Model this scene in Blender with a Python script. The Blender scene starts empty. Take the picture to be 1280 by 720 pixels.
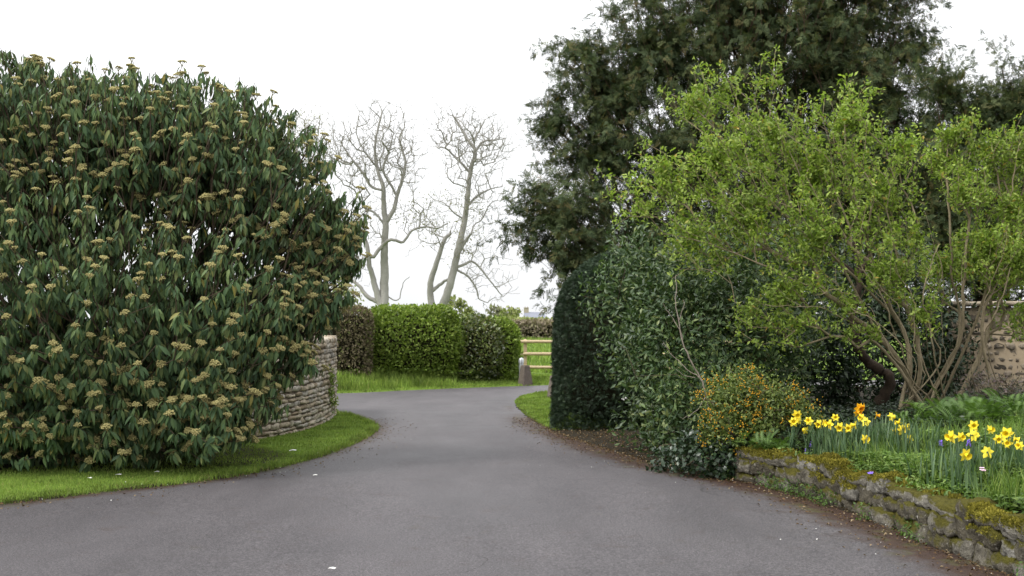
import bpy, math, random
import numpy as np
from mathutils import Vector, noise as mnoise

random.seed(5)
rng = np.random.default_rng(11)
scene = bpy.context.scene
COL = scene.collection
PI = math.pi

# ------------------------------------------------------------------ camera
F, CAMZ = 1400.0, 1.6
PITCH = math.atan(50 / F)
cam_d = bpy.data.cameras.new('camera')
cam_d.sensor_width = 36.0
cam_d.lens = 36.0 * F / 1280
cam_d.clip_start, cam_d.clip_end = 0.05, 5000
cam_d.dof.use_dof = True
cam_d.dof.focus_distance = 10.5
cam_d.dof.aperture_fstop = 6.3
cam = bpy.data.objects.new('camera', cam_d)
cam.location = (0, 0, CAMZ)
cam.rotation_euler = (PI / 2 + PITCH, 0, 0)
COL.objects.link(cam)
scene.camera = cam


def ray(px, py):
    u, v = (px - 640) / F, (360 - py) / F
    return u, math.cos(PITCH) - v * math.sin(PITCH), math.sin(PITCH) + v * math.cos(PITCH)


def W(px, py, Y):                       # point at depth Y seen at a place of the photograph
    d = ray(px, py)
    t = Y / d[1]
    return np.array((d[0] * t, Y, CAMZ + d[2] * t))


# ------------------------------------------------------------------ light
world = bpy.data.worlds.new('World')
scene.world = world
world.use_nodes = True
nt = world.node_tree
SUN_EL, SUN_AZ = math.radians(54), math.radians(-112)      # azimuth from +Y towards +X
sky = nt.nodes.new('ShaderNodeTexSky')
sky.sky_type = 'NISHITA'
sky.sun_disc = False
sky.sun_elevation = SUN_EL
sky.sun_rotation = SUN_AZ
sky.dust_density = 4.0
sky.air_density = 1.0
hs = nt.nodes.new('ShaderNodeHueSaturation')
hs.inputs['Saturation'].default_value = 0.12
hs.inputs['Value'].default_value = 1.0
mixw = nt.nodes.new('ShaderNodeMixRGB')
mixw.inputs[0].default_value = 0.72
mixw.inputs[2].default_value = (12.0, 12.15, 12.4, 1)      # an even bright cloud layer
nt.links.new(sky.outputs[0], hs.inputs['Color'])
nt.links.new(hs.outputs[0], mixw.inputs[1])
tc = nt.nodes.new('ShaderNodeTexCoord')
sep = nt.nodes.new('ShaderNodeSeparateXYZ')
nt.links.new(tc.outputs['Generated'], sep.inputs[0])
grad = nt.nodes.new('ShaderNodeMapRange')
grad.inputs['To Min'].default_value, grad.inputs['To Max'].default_value = 0.67, 1.38
nt.links.new(sep.outputs['Z'], grad.inputs['Value'])
cmap = nt.nodes.new('ShaderNodeMapping')
cmap.inputs['Scale'].default_value = (1, 1, 2.6)
nt.links.new(tc.outputs['Generated'], cmap.inputs['Vector'])
cn = nt.nodes.new('ShaderNodeTexNoise')
cn.inputs['Scale'].default_value, cn.inputs['Detail'].default_value = 2.2, 5
nt.links.new(cmap.outputs[0], cn.inputs['Vector'])
cr_ = nt.nodes.new('ShaderNodeMapRange')
cr_.inputs['From Min'].default_value, cr_.inputs['From Max'].default_value = .3, .7
cr_.inputs['To Min'].default_value, cr_.inputs['To Max'].default_value = .86, 1.14
nt.links.new(cn.outputs['Fac'], cr_.inputs['Value'])
mul = nt.nodes.new('ShaderNodeMath')
mul.operation = 'MULTIPLY'
nt.links.new(grad.outputs[0], mul.inputs[0])
nt.links.new(cr_.outputs[0], mul.inputs[1])
sc_ = nt.nodes.new('ShaderNodeVectorMath')
sc_.operation = 'SCALE'
nt.links.new(mixw.outputs[0], sc_.inputs[0])
nt.links.new(mul.outputs[0], sc_.inputs['Scale'])
nt.links.new(sc_.outputs[0], nt.nodes['Background'].inputs[0])
nt.nodes['Background'].inputs[1].default_value = 0.1
sd = bpy.data.lights.new('sun', 'SUN')
sd.energy = 1.5
sd.angle = math.radians(14)
sd.color = (1.0, 0.96, 0.9)
sun = bpy.data.objects.new('sun', sd)
sdir = Vector((math.sin(SUN_AZ) * math.cos(SUN_EL), math.cos(SUN_AZ) * math.cos(SUN_EL), math.sin(SUN_EL)))
sun.rotation_euler = sdir.to_track_quat('Z', 'Y').to_euler()
sun.location = (0, 0, 30)
COL.objects.link(sun)
vs = scene.view_settings
vs.view_transform = 'Standard'
vs.look = 'None'
vs.gamma = 1
vs.use_curve_mapping = False
vs.exposure = 0.8
scene.cycles.max_bounces = 6
scene.cycles.diffuse_bounces = 3
scene.cycles.transmission_bounces = 4
scene.cycles.glossy_bounces = 2
scene.cycles.use_denoising = True


# ------------------------------------------------------------------ node helpers
class Mat:
    def __init__(self, name):
        self.m = bpy.data.materials.new(name)
        self.m.use_nodes = True
        self.t = self.m.node_tree
        self.p = self.t.nodes['Principled BSDF']
        self.out = self.t.nodes['Material Output']

    def n(self, typ, **kw):
        nd = self.t.nodes.new(typ)
        for k, v in kw.items():
            setattr(nd, k, v)
        return nd

    def l(self, a, b):
        self.t.links.new(a, b)

    def coord(self):
        return self.n('ShaderNodeNewGeometry').outputs['Position']

    def noise(self, scale, detail=4, rough=0.6, vec=None, dist=0.0):
        nd = self.n('ShaderNodeTexNoise')
        nd.inputs['Scale'].default_value = scale
        nd.inputs['Detail'].default_value = detail
        nd.inputs['Roughness'].default_value = rough
        nd.inputs['Distortion'].default_value = dist
        self.l(vec if vec is not None else self.coord(), nd.inputs['Vector'])
        return nd.outputs['Fac']

    def vor(self, scale, feature='F1', vec=None, out='Distance'):
        nd = self.n('ShaderNodeTexVoronoi', feature=feature)
        nd.inputs['Scale'].default_value = scale
        self.l(vec if vec is not None else self.coord(), nd.inputs['Vector'])
        return nd.outputs[out]

    def ramp(self, fac, stops):
        nd = self.n('ShaderNodeValToRGB')
        cr = nd.color_ramp
        while len(cr.elements) < len(stops):
            cr.elements.new(0.5)
        for e, (pos, c) in zip(cr.elements, stops):
            e.position = pos
            e.color = (*c, 1) if len(c) == 3 else c
        self.l(fac, nd.inputs[0])
        return nd.outputs[0]

    def math(self, op, a, b=None, clamp=False):
        nd = self.n('ShaderNodeMath', operation=op, use_clamp=clamp)
        for i, v in enumerate((a, b)):
            if v is None:
                continue
            if isinstance(v, (int, float)):
                nd.inputs[i].default_value = v
            else:
                self.l(v, nd.inputs[i])
        return nd.outputs[0]

    def mix(self, fac, a, b, mode='MIX'):
        nd = self.n('ShaderNodeMixRGB', blend_type=mode)
        for i, v in enumerate((fac, a, b)):
            if isinstance(v, (int, float)):
                nd.inputs[i].default_value = v
            elif isinstance(v, tuple):
                nd.inputs[i].default_value = (*v, 1) if len(v) == 3 else v
            else:
                self.l(v, nd.inputs[i])
        return nd.outputs[0]

    def attr(self, name):
        nd = self.n('ShaderNodeAttribute')
        nd.attribute_name = name
        return nd.outputs['Fac']

    def bump(self, h, strength=0.5, dist=0.02):
        nd = self.n('ShaderNodeBump')
        nd.inputs['Strength'].default_value = strength
        nd.inputs['Distance'].default_value = dist
        self.l(h, nd.inputs['Height'])
        self.l(nd.outputs[0], self.p.inputs['Normal'])

    def finish(self, col, rough=0.8, spec=0.3):
        if isinstance(col, tuple):
            self.p.inputs['Base Color'].default_value = (*col, 1)
        else:
            self.l(col, self.p.inputs['Base Color'])
        if isinstance(rough, (int, float)):
            self.p.inputs['Roughness'].default_value = rough
        else:
            self.l(rough, self.p.inputs['Roughness'])
        self.p.inputs['Specular IOR Level'].default_value = spec
        return self.m


def leaf_mat(name, stops, rough=0.5, spec=0.35, trans=0.3, clump=1.2, amt=0.5, back=None):
    m = Mat(name)
    base = m.ramp(m.attr('rnd'), stops)
    nz = m.noise(clump, 3, 0.6)
    base = m.mix(1.0, base, m.ramp(nz, [(0.3, (1 - amt * .6,) * 3), (0.7, (1 + amt * .5,) * 3)]), 'MULTIPLY')
    if back is not None:
        geo = m.n('ShaderNodeNewGeometry')
        base = m.mix(geo.outputs['Backfacing'], base, back)
    m.finish(base, rough, spec)
    tr = m.n('ShaderNodeBsdfTranslucent')
    m.l(m.mix(1.0, base, (1.1, 1.25, 0.6), 'MULTIPLY'), tr.inputs['Color'])
    mx = m.n('ShaderNodeMixShader')
    mx.inputs[0].default_value = trans
    m.l(m.p.outputs[0], mx.inputs[1])
    m.l(tr.outputs[0], mx.inputs[2])
    m.l(mx.outputs[0], m.out.inputs['Surface'])
    return m.m


def bark_mat(name, c1, c2, scale=6, rough=0.85):
    m = Mat(name)
    n1 = m.noise(scale, 6, 0.7)
    n2 = m.noise(scale * 7, 3, 0.6)
    c = m.mix(m.math('MULTIPLY', n2, 0.6), m.ramp(n1, [(0.3, c1), (0.7, c2)]), c1)
    m.bump(n2, 0.6, 0.01)
    return m.finish(c, rough, 0.2)


# ------------------------------------------------------------------ mesh helpers
class MB:
    """collects geometry, links it as one mesh object"""

    def __init__(self):
        self.V, self.L, self.T, self.R, self.MI = [], [], [], [], []
        self.nv = 0

    def add(self, V, Fc, rnd=0.5, mi=0):
        V = np.asarray(V, float).reshape(-1, 3)
        Fc = np.asarray(Fc, np.int64)
        if len(Fc) == 0:
            return
        m, k = Fc.shape
        self.V.append(V)
        self.L.append((Fc + self.nv).ravel())
        self.T.append(np.full(m, k))
        self.R.append(np.full(m, rnd, float) if np.isscalar(rnd) else np.asarray(rnd, float))
        self.MI.append(np.full(m, mi))
        self.nv += len(V)

    def scatter(self, tv, tf, P, Rm, s, rnd=None, mi=0):
        n = len(P)
        if n == 0:
            return
        s = np.asarray(s, float)
        s = s.reshape(n, 1, -1) if s.ndim else np.full((n, 1, 1), s)
        V = np.einsum('nij,nkj->nki', Rm, tv[None] * s) + P[:, None, :]
        k = len(tv)
        Fc = (tf[None] + (np.arange(n) * k)[:, None, None]).reshape(-1, tf.shape[1])
        if rnd is None:
            rnd = rng.random(n)
        self.add(V.reshape(-1, 3), Fc, np.repeat(rnd, len(tf)), mi)

    def build(self, name, mats, parent=None, smooth=True, offset=None):
        V = np.concatenate(self.V)
        if offset is not None:
            V = V - np.asarray(offset)
        L, T = np.concatenate(self.L), np.concatenate(self.T)
        me = bpy.data.meshes.new(name)
        me.vertices.add(len(V))
        me.vertices.foreach_set('co', V.ravel().astype(np.float32))
        me.loops.add(len(L))
        me.loops.foreach_set('vertex_index', L.astype(np.int32))
        me.polygons.add(len(T))
        st = np.concatenate(([0], np.cumsum(T)[:-1]))
        me.polygons.foreach_set('loop_start', st.astype(np.int32))
        me.polygons.foreach_set('loop_total', T.astype(np.int32))
        me.polygons.foreach_set('material_index', np.concatenate(self.MI).astype(np.int32))
        me.polygons.foreach_set('use_smooth', np.full(len(T), smooth))
        at = me.attributes.new('rnd', 'FLOAT', 'FACE')
        at.data.foreach_set('value', np.concatenate(self.R).astype(np.float32))
        me.update(calc_edges=True)
        me.validate()
        for m in (mats if isinstance(mats, (list, tuple)) else [mats]):
            me.materials.append(m)
        o = bpy.data.objects.new(name, me)
        COL.objects.link(o)
        if parent is not None:
            o.parent = parent
        elif offset is not None:
            o.location = tuple(offset)
        return o


def tag(o, label=None, cat=None, group=None, kind=None):
    if label:
        o['label'] = label
    if cat:
        o['category'] = cat
    if group:
        o['group'] = group
    if kind:
        o['kind'] = kind
    return o


def empty(name, loc, label, cat, group=None):
    o = bpy.data.objects.new(name, None)
    o.location = tuple(float(v) for v in loc)
    o.empty_display_size = 0.1
    COL.objects.link(o)
    return tag(o, label, cat, group)


def unit(a):
    return a / np.maximum(np.linalg.norm(a, axis=-1, keepdims=True), 1e-9)


def frames(D, N):
    y = unit(D)
    x = np.cross(y, N)
    bad = np.linalg.norm(x, axis=1) < 1e-3
    x[bad] = np.cross(y[bad], np.array((1.0, 0.3, 0.1)))
    x = unit(x)
    z = np.cross(x, y)
    return np.stack((x, y, z), axis=2)


def rdir(n):
    return unit(rng.normal(size=(n, 3)))


def leaf_t(w=0.3, fold=0.25, droop=0.15, seg=3, peak=0.45):
    V, Fc = [], []
    for i in range(seg + 1):
        t = i / seg
        if t < peak:
            wd = math.sin(t / peak * PI / 2) ** 0.8
        else:
            wd = math.cos((t - peak) / (1 - peak) * PI / 2) ** 0.9
        wd = max(wd, 0.04) * w / 2
        z = -droop * t * t
        V += [(-wd, t, z + fold * wd), (0, t, z), (wd, t, z + fold * wd)]
    for i in range(seg):
        a = i * 3
        Fc += [(a, a + 1, a + 4, a + 3), (a + 1, a + 2, a + 5, a + 4)]
    return np.array(V, float), np.array(Fc)


def quad_leaf(w=0.5, fold=0.2):
    V = np.array([(0, 0, 0), (w / 2, 0.5, fold * w), (0, 1, 0), (-w / 2, 0.5, fold * w)], float)
    return V, np.array([(0, 1, 2, 3)])


def smooth(e0, e1, x):
    t = np.clip((x - e0) / (e1 - e0), 0, 1)
    return t * t * (3 - 2 * t)


def vnoise(P, scale, seed=0.0):
    return np.array([mnoise.noise(Vector((p[0] * scale + seed, p[1] * scale - seed, p[2] * scale + seed * .5))) for p in P])


def tube(mb, pts, rad, sides=6, rnd=0.5, cap=True, mi=0):
    pts = np.asarray(pts, float)
    n = len(pts)
    if n < 2:
        return
    tan = np.gradient(pts, axis=0)
    tan = unit(tan)
    ref = np.array((0.31, 0.77, 0.12)) if abs(tan[0][2]) > 0.8 else np.array((0.05, 0.1, 1.0))
    x = np.cross(tan[0], ref)
    x /= np.linalg.norm(x)
    a = np.arange(sides) * 2 * PI / sides
    V = np.zeros((n, sides, 3))
    for i in range(n):
        x = x - tan[i] * np.dot(x, tan[i])
        x /= max(np.linalg.norm(x), 1e-9)
        y = np.cross(tan[i], x)
        V[i] = pts[i] + rad[i] * (np.cos(a)[:, None] * x + np.sin(a)[:, None] * y)
    idx = np.arange(sides)
    Fc = []
    for i in range(n - 1):
        b = i * sides
        Fc.append(np.stack((b + idx, b + (idx + 1) % sides, b + sides + (idx + 1) % sides, b + sides + idx), 1))
    mb.add(V.reshape(-1, 3), np.concatenate(Fc), rnd, mi)
    if cap and sides >= 4:
        mb.add(np.concatenate((V[-1], [pts[-1] + tan[-1] * rad[-1] * .4])),
               np.stack((idx, (idx + 1) % sides, np.full(sides, sides)), 1), rnd, mi)


def spline(pts, n=4):
    P = np.asarray(pts, float)
    if len(P) < 3:
        t = np.linspace(0, 1, n + 1)[:, None]
        return P[0] + (P[-1] - P[0]) * t
    Q = np.concatenate(([2 * P[0] - P[1]], P, [2 * P[-1] - P[-2]]))
    out = []
    for i in range(1, len(Q) - 2):
        for k in range(n):
            t = k / n
            a, b, c, d = Q[i - 1], Q[i], Q[i + 1], Q[i + 2]
            out.append(.5 * (2 * b + (c - a) * t + (2 * a - 5 * b + 4 * c - d) * t * t + (3 * b - a - 3 * c + d) * t ** 3))
    out.append(P[-1])
    return np.array(out)


class Skel:
    """branch skeleton: nodes joined to the nearest older node, radii by pipe model"""

    def __init__(self, root):
        self.N = [np.array(root, float)]
        self.par = [-1]
        self.minr = {}
        self.tips = []

    def chain(self, pts, start=None, rr=None):
        if start is None:
            d = np.linalg.norm(np.array(self.N) - pts[0], axis=1)
            start = int(d.argmin())
        prev = start
        for kk, p in enumerate(pts):
            if np.linalg.norm(self.N[prev] - p) < 1e-4:
                continue
            self.N.append(np.array(p, float))
            self.par.append(prev)
            prev = len(self.N) - 1
            if rr is not None:
                self.minr[prev] = rr[0] + (rr[1] - rr[0]) * kk / max(1, len(pts) - 1)
        return prev

    def grow(self, tips, seg=0.25, jit=0.05, sag=0.0, bias=0.35, order=True):
        root = self.N[0]
        if order:
            tips = tips[np.argsort(np.linalg.norm(tips - root, axis=1))]
        arr = np.zeros((len(self.N) + len(tips) * 14 + 10, 3))
        k = len(self.N)
        arr[:k] = np.array(self.N)
        rd = np.linalg.norm(arr - root, axis=1)
        for t in tips:
            d = np.linalg.norm(arr[:k] - t, axis=1)
            tr = np.linalg.norm(t - root)
            cost = d + bias * np.maximum(0, rd[:k] - tr * 0.9) * 3 + bias * d * (arr[:k, 2] > t[2] + .1)
            b = int(cost.argmin())
            n = min(12, max(1, int(d[b] / seg)))
            A = arr[b].copy()
            prev = b
            out = rng.normal(size=3) * jit * d[b]
            for i in range(1, n + 1):
                f = i / n
                p = A + (t - A) * f + out * math.sin(f * PI) + np.array((0, 0, sag * math.sin(f * PI) * d[b]))
                if i < n:
                    p = p + rng.normal(size=3) * jit * 0.4 * min(d[b], 1)
                arr[k] = p
                rd[k] = np.linalg.norm(p - root)
                self.N.append(p)
                self.par.append(prev)
                prev = k
                k += 1
            self.tips.append(prev)

    def radii(self, r0, power=0.45, rmax=9):
        n = len(self.N)
        c = np.zeros(n)
        ch = np.zeros(n, int)
        for i in range(1, n):
            ch[self.par[i]] += 1
        for i in range(n - 1, 0, -1):
            if ch[i] == 0:
                c[i] = 1
            c[self.par[i]] += c[i]
        # a child is always stored after its parent
        out = np.minimum(r0 * np.maximum(c, 1) ** power, rmax)
        for k_, v_ in self.minr.items():
            out[k_] = max(out[k_], v_)
        return out

    def mesh(self, mb, rad, thin=0.012, mb2=None, split=0.0):
        n = len(self.N)
        kids = [[] for _ in range(n)]
        for i in range(1, n):
            kids[self.par[i]].append(i)
        N = np.array(self.N)
        stack = [(0, None)]
        while stack:
            i, frm = stack.pop()
            pts, rr = ([], [])
            if frm is not None:
                pts.append(N[frm])
                rr.append(min(rad[i] * 1.15, rad[frm]))
            cur = i
            while True:
                pts.append(N[cur])
                rr.append(rad[cur])
                if not kids[cur]:
                    break
                ks = sorted(kids[cur], key=lambda q: -rad[q])
                for q in ks[1:]:
                    stack.append((q, cur))
                cur = ks[0]
            if len(pts) >= 2:
                r = max(rr)
                tgt = mb2 if (mb2 is not None and r < split) else mb
                tube(tgt, pts, rr, 8 if r > 0.06 else (5 if r > thin else 3), random.random())


def lobes_px(lst, Y0, yscale=1.0):
    out = []
    for (px, py, r, *rest) in lst:
        dy = rest[0] if rest else 0.0
        rx = r * (Y0 + dy) / F
        sz = rest[1] if len(rest) > 1 else 1.0
        c = W(px, py, Y0 + dy)
        out.append((*c, rx, rx * yscale, rx * sz))
    return np.array(out)


def depth_in(P, lobes):
    best = np.full(len(P), -9.0)
    nrm = np.zeros((len(P), 3))
    for l in lobes:
        q = (P - l[:3]) / l[3:]
        r = np.linalg.norm(q, axis=1)
        d = (1 - r) * l[3:].min()
        g = unit(q / l[3:])
        up = d > best
        best[up] = d[up]
        nrm[up] = g[up]
    return best, nrm


def sample_lobes(lobes, n, D, zmin=-9, shell=0.4, lump=0.25, lscale=0.9, front=None):
    """points in the outer layer (thickness D) of a union of ellipsoids with a lumpy, gappy outline"""
    area = (lobes[:, 3] * lobes[:, 5]) ** 1.0
    P = []
    tot = 0
    while tot < n:
        m = n * 3
        k = rng.choice(len(lobes), m, p=area / area.sum())
        u = rdir(m)
        dep = rng.random(m) ** 1.4 * D
        L = lobes[k]
        p = L[:, :3] + u * L[:, 3:] * (1 - dep / L[:, 3:].min(1))[:, None]
        d, nr = depth_in(p, lobes)
        nz = np.array([mnoise.noise(Vector(x * lscale)) for x in p])
        ok = (d <= D) & (p[:, 2] > zmin) & (d > -lump * nz * 1.0 + lump * .12)
        if front is not None:
            ok &= front(p)
        P.append(p[ok])
        tot += int(ok.sum())
    return np.concatenate(P)[:n]


# ------------------------------------------------------------------ terrain
def chaikin(P, it=2):
    P = np.array(P, float)
    for _ in range(it):
        Q = np.roll(P, -1, axis=0)
        P = np.stack((.75 * P + .25 * Q, .25 * P + .75 * Q), 1).reshape(-1, 2)
    return P


def sdist(X, Y, poly):
    """signed distance to a polygon, positive outside"""
    A = poly
    B = np.roll(poly, -1, axis=0)
    d = np.full(X.shape, 1e9)
    ins = np.zeros(X.shape, bool)
    for (ax, ay), (bx, by) in zip(A, B):
        ex, ey = bx - ax, by - ay
        t = np.clip(((X - ax) * ex + (Y - ay) * ey) / (ex * ex + ey * ey + 1e-12), 0, 1)
        d = np.minimum(d, (X - ax - t * ex) ** 2 + (Y - ay - t * ey) ** 2)
        c = (ay > Y) != (by > Y)
        if ey != 0:
            ins ^= c & (X < ax + (Y - ay) / ey * ex)
    d = np.sqrt(d)
    return np.where(ins, -d, d)


WALL_LINE = [(2.36, 11.9), (2.6, 11.4), (2.78, 10.8), (3.0, 9.53), (3.14, 8.15), (3.23, 7.42), (3.36, 6.4), (3.55, 5.0), (3.8, 3.0)]
LEFT_EDGE = [(-30, 15.5), (-8, 21.0), (-4.4, 21.9), (-3.2, 21.3), (-2.7, 20), (-2.27, 18.7), (-2.08, 17.2), (-2.27, 14.45), (-2.71, 12.65),
             (-3.25, 11.7), (-4.17, 10.8), (-4.65, 10.15), (-5.8, 9.5), (-9, 8.5), (-30, 6)]
RIGHT_FAR = [(2.2, 12.3), (1.83, 12.9), (1.26, 14.7), (.68, 17.2), (.43, 18.7), (.14, 21.7), (.02, 24.9), (.35, 27.2), (1.1, 28.1), (4, 29), (15, 32), (60, 42)]
FAR_EDGE = [(60, 48), (15, 35.6), (4, 32.4), (1.1, 31.5), (-.87, 30.3), (-2.87, 28.7), (-4.1, 27.4), (-8, 25.6), (-30, 20)]
ROAD = chaikin([(4.3, -8)] + WALL_LINE[::-1] + RIGHT_FAR + FAR_EDGE + LEFT_EDGE + [(-30, -8)])
BED = chaikin([(2.3, 12.0), (2.6, 11.4), (2.78, 10.8), (3.0, 9.53), (3.14, 8.15), (3.23, 7.42), (3.36, 6.4), (3.55, 5.0), (3.8, 3.0), (4.3, -8),
               (40, -8), (40, 26), (6, 20), (3.6, 16), (2.7, 13)])


def terr(x, y, s=None, b=None):
    X, Y = np.asarray(x, float), np.asarray(y, float)
    s = sdist(X, Y, ROAD) if s is None else s
    b = -sdist(X, Y, BED) if b is None else b
    s = s + .022 * np.sin(7.3 * X + 3.1 * Y) + .022 * np.sin(11.7 * Y - 5 * X + 1) + .014 * np.sin(23 * X + 19 * Y)
    z = np.clip(s / 0.12, -1, 1) * 0.028 + 0.012 * smooth(.1, .5, s)
    z = z + 0.03 * smooth(0.3, 1.5, s)
    far = smooth(23, 27, Y) * smooth(3, -5, X)
    z = z + far * 0.3 * smooth(0.1, 2.2, s)
    z = z + smooth(0.06, 0.3, b) * 0.27 + 0.10 * np.clip(b - .1, 0, 3.2)
    z = z + smooth(44, 85, Y) * 0.72 + smooth(90, 500, Y) * 0.5
    return z


def terr1(x, y):
    return float(terr(np.array([x]), np.array([y]))[0])


def axis(fine_a, fine_b, step, far):
    a = list(np.arange(fine_a, fine_b, step))
    s, v = step, fine_b
    while v < far:
        a.append(v)
        s *= 1.22
        v += s
    a.append(far)
    s, v = step, fine_a
    while v > -far:
        s *= 1.22
        v -= s
        a.insert(0, v)
    return np.array(a)


xs = axis(-6.6, 5.4, 0.09, 900)
ys = axis(5.5, 34, 0.1, 1600)
GX, GY = np.meshgrid(xs, ys)
S_, B_ = sdist(GX, GY, ROAD), -sdist(GX, GY, BED)
GZ = terr(GX, GY, S_, B_)
nx, ny = len(xs), len(ys)
gi = np.arange(nx * ny).reshape(ny, nx)
gf = np.stack((gi[:-1, :-1], gi[:-1, 1:], gi[1:, 1:], gi[1:, :-1]), -1).reshape(-1, 4)


def pt_attr(o, name, val):
    at = o.data.attributes.new(name, 'FLOAT', 'POINT')
    at.data.foreach_set('value', np.asarray(val, np.float32).ravel())


gm = Mat('grass_ground')
n1, n2, n3 = gm.noise(1.1, 4), gm.noise(38, 3), gm.noise(0.03, 3)
g1 = gm.mix(n1, (0.1, 0.165, 0.024), (0.16, 0.235, 0.036))
g1 = gm.mix(gm.math('MULTIPLY', n2, 0.55), g1, (0.05, 0.09, 0.014))
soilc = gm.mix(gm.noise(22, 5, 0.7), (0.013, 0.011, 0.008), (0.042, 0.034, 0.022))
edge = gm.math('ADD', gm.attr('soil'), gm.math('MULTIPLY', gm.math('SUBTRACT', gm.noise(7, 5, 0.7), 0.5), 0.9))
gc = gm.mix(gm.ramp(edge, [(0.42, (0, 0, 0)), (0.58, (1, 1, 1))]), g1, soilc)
gm.bump(n2, 0.8, 0.03)
grass_m = gm.finish(gc, 0.95, 0.1)
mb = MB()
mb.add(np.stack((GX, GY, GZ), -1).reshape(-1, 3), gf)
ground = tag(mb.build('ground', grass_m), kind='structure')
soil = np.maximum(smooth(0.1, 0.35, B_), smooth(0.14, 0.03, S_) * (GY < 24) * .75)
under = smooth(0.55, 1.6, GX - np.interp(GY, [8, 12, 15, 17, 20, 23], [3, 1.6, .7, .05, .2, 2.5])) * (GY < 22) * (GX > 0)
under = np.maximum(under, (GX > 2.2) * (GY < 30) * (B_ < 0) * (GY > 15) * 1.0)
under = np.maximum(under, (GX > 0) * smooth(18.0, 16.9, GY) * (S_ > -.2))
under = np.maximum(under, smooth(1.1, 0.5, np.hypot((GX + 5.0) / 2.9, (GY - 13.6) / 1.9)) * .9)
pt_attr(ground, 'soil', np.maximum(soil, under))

# road: one flat sheet; the turf rises above it at the edges
rx = np.unique(np.concatenate((np.linspace(-30, -8, 12), np.linspace(-8, 6, 110), np.linspace(6, 60, 14))))
ry = np.unique(np.concatenate((np.linspace(-8, 4, 8), np.linspace(4, 33, 230), np.linspace(33, 49, 12))))
RX, RY = np.meshgrid(rx, ry)
SR = sdist(RX, RY, ROAD)
ri = np.arange(len(rx) * len(ry)).reshape(len(ry), len(rx))
rf = np.stack((ri[:-1, :-1], ri[:-1, 1:], ri[1:, 1:], ri[1:, :-1]), -1).reshape(-1, 4)
keep = (SR.ravel()[rf] < 0.6).any(1)
mb = MB()
camber = 0.012 * np.sin(RX * .5 + 1) * smooth(0, -1.5, SR) + .008 * np.sin(RY * .7 + RX * .4) * smooth(0, -1.5, SR)
mb.add(np.stack((RX, RY, camber), -1).reshape(-1, 3), rf[keep])
am = Mat('asphalt')
fine = am.noise(70, 4, 0.85)
med = am.noise(45, 3, 0.65)
blot = am.noise(0.55, 5, 0.6, dist=0.6)
mp = am.n('ShaderNodeMapping')
mp.inputs['Scale'].default_value = (0.9, 0.22, 1)
am.l(am.coord(), mp.inputs['Vector'])
streak = am.noise(1.6, 4, 0.6, vec=mp.outputs[0])
col = am.ramp(fine, [(0.4, (0.02, 0.019, 0.02)), (0.5, (0.078, 0.073, 0.076)), (0.6, (0.2, 0.188, 0.19))])
col = am.mix(0.4, col, am.ramp(med, [(0.32, (0.042, 0.039, 0.041)), (0.68, (0.115, 0.108, 0.111))]))
col = am.mix(1.0, col, am.ramp(blot, [(0.3, (0.9, 0.9, 0.9)), (0.7, (1.1, 1.09, 1.08))]), 'MULTIPLY')
col = am.mix(1.0, col, am.ramp(streak, [(0.35, (0.86, 0.86, 0.86)), (0.65, (1.12, 1.12, 1.11))]), 'MULTIPLY')
dk = am.vor(42)
col = am.mix(am.math('LESS_THAN', dk, 0.16), col, (0.022, 0.02, 0.02))
wv = am.n('ShaderNodeVectorMath', operation='ADD')
am.l(am.coord(), wv.inputs[0])
nv_ = am.n('ShaderNodeTexNoise')
nv_.inputs['Scale'].default_value = 1.3
am.l(am.coord(), nv_.inputs['Vector'])
am.l(nv_.outputs['Color'], wv.inputs[1])
crk = am.vor(0.33, 'DISTANCE_TO_EDGE', vec=wv.outputs[0])
cmask = am.math('MULTIPLY', am.math('LESS_THAN', crk, 0.002), am.ramp(am.noise(0.5, 2), [(0.5, (0, 0, 0)), (0.56, (.7, .7, .7))]))
col = am.mix(cmask, col, (0.02, 0.018, 0.018))
spk = am.vor(55)
col = am.mix(am.math('LESS_THAN', spk, 0.13), col, (0.27, 0.255, 0.25))
ms = am.attr('moss')
mn = am.math('ADD', ms, am.math('MULTIPLY', am.math('SUBTRACT', am.noise(3.2, 6, 0.75, dist=.5), 0.5), 1.5))
mcol = am.mix(am.noise(14, 5, 0.7), (0.014, 0.008, 0.006), (0.075, 0.036, 0.019))
mcol = am.mix(am.ramp(am.noise(3.3, 4), [(0.55, (0, 0, 0)), (0.68, (1, 1, 1))]), mcol, (0.062, 0.06, 0.014))
col = am.mix(am.ramp(mn, [(0.1, (0, 0, 0)), (0.4, (.5, .5, .5)), (0.7, (.98, .98, .98))]), col, mcol)
col = am.mix(1.0, col, (.94, .925, .965), 'MULTIPLY')
am.bump(fine, 0.9, 0.012)
road_m = am.finish(col, am.ramp(blot, [(0.3, (0.5,) * 3), (0.7, (0.66,) * 3)]), 0.35)
road = tag(mb.build('road', road_m), kind='structure')
right = smooth(-2.0, 1.0, RX - np.interp(RY, [5, 11, 15, 18, 21], [2.6, 1.6, .6, 0, -.4]))
ms = smooth(-0.72, -0.05, SR) * right * smooth(22, 19, RY) * smooth(3.2, 6, RY)
ms = np.maximum(ms, smooth(-0.34, 0.0, SR) * (RX < 0) * .62 * (RY < 23))
pt_attr(road, 'moss', ms)


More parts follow.
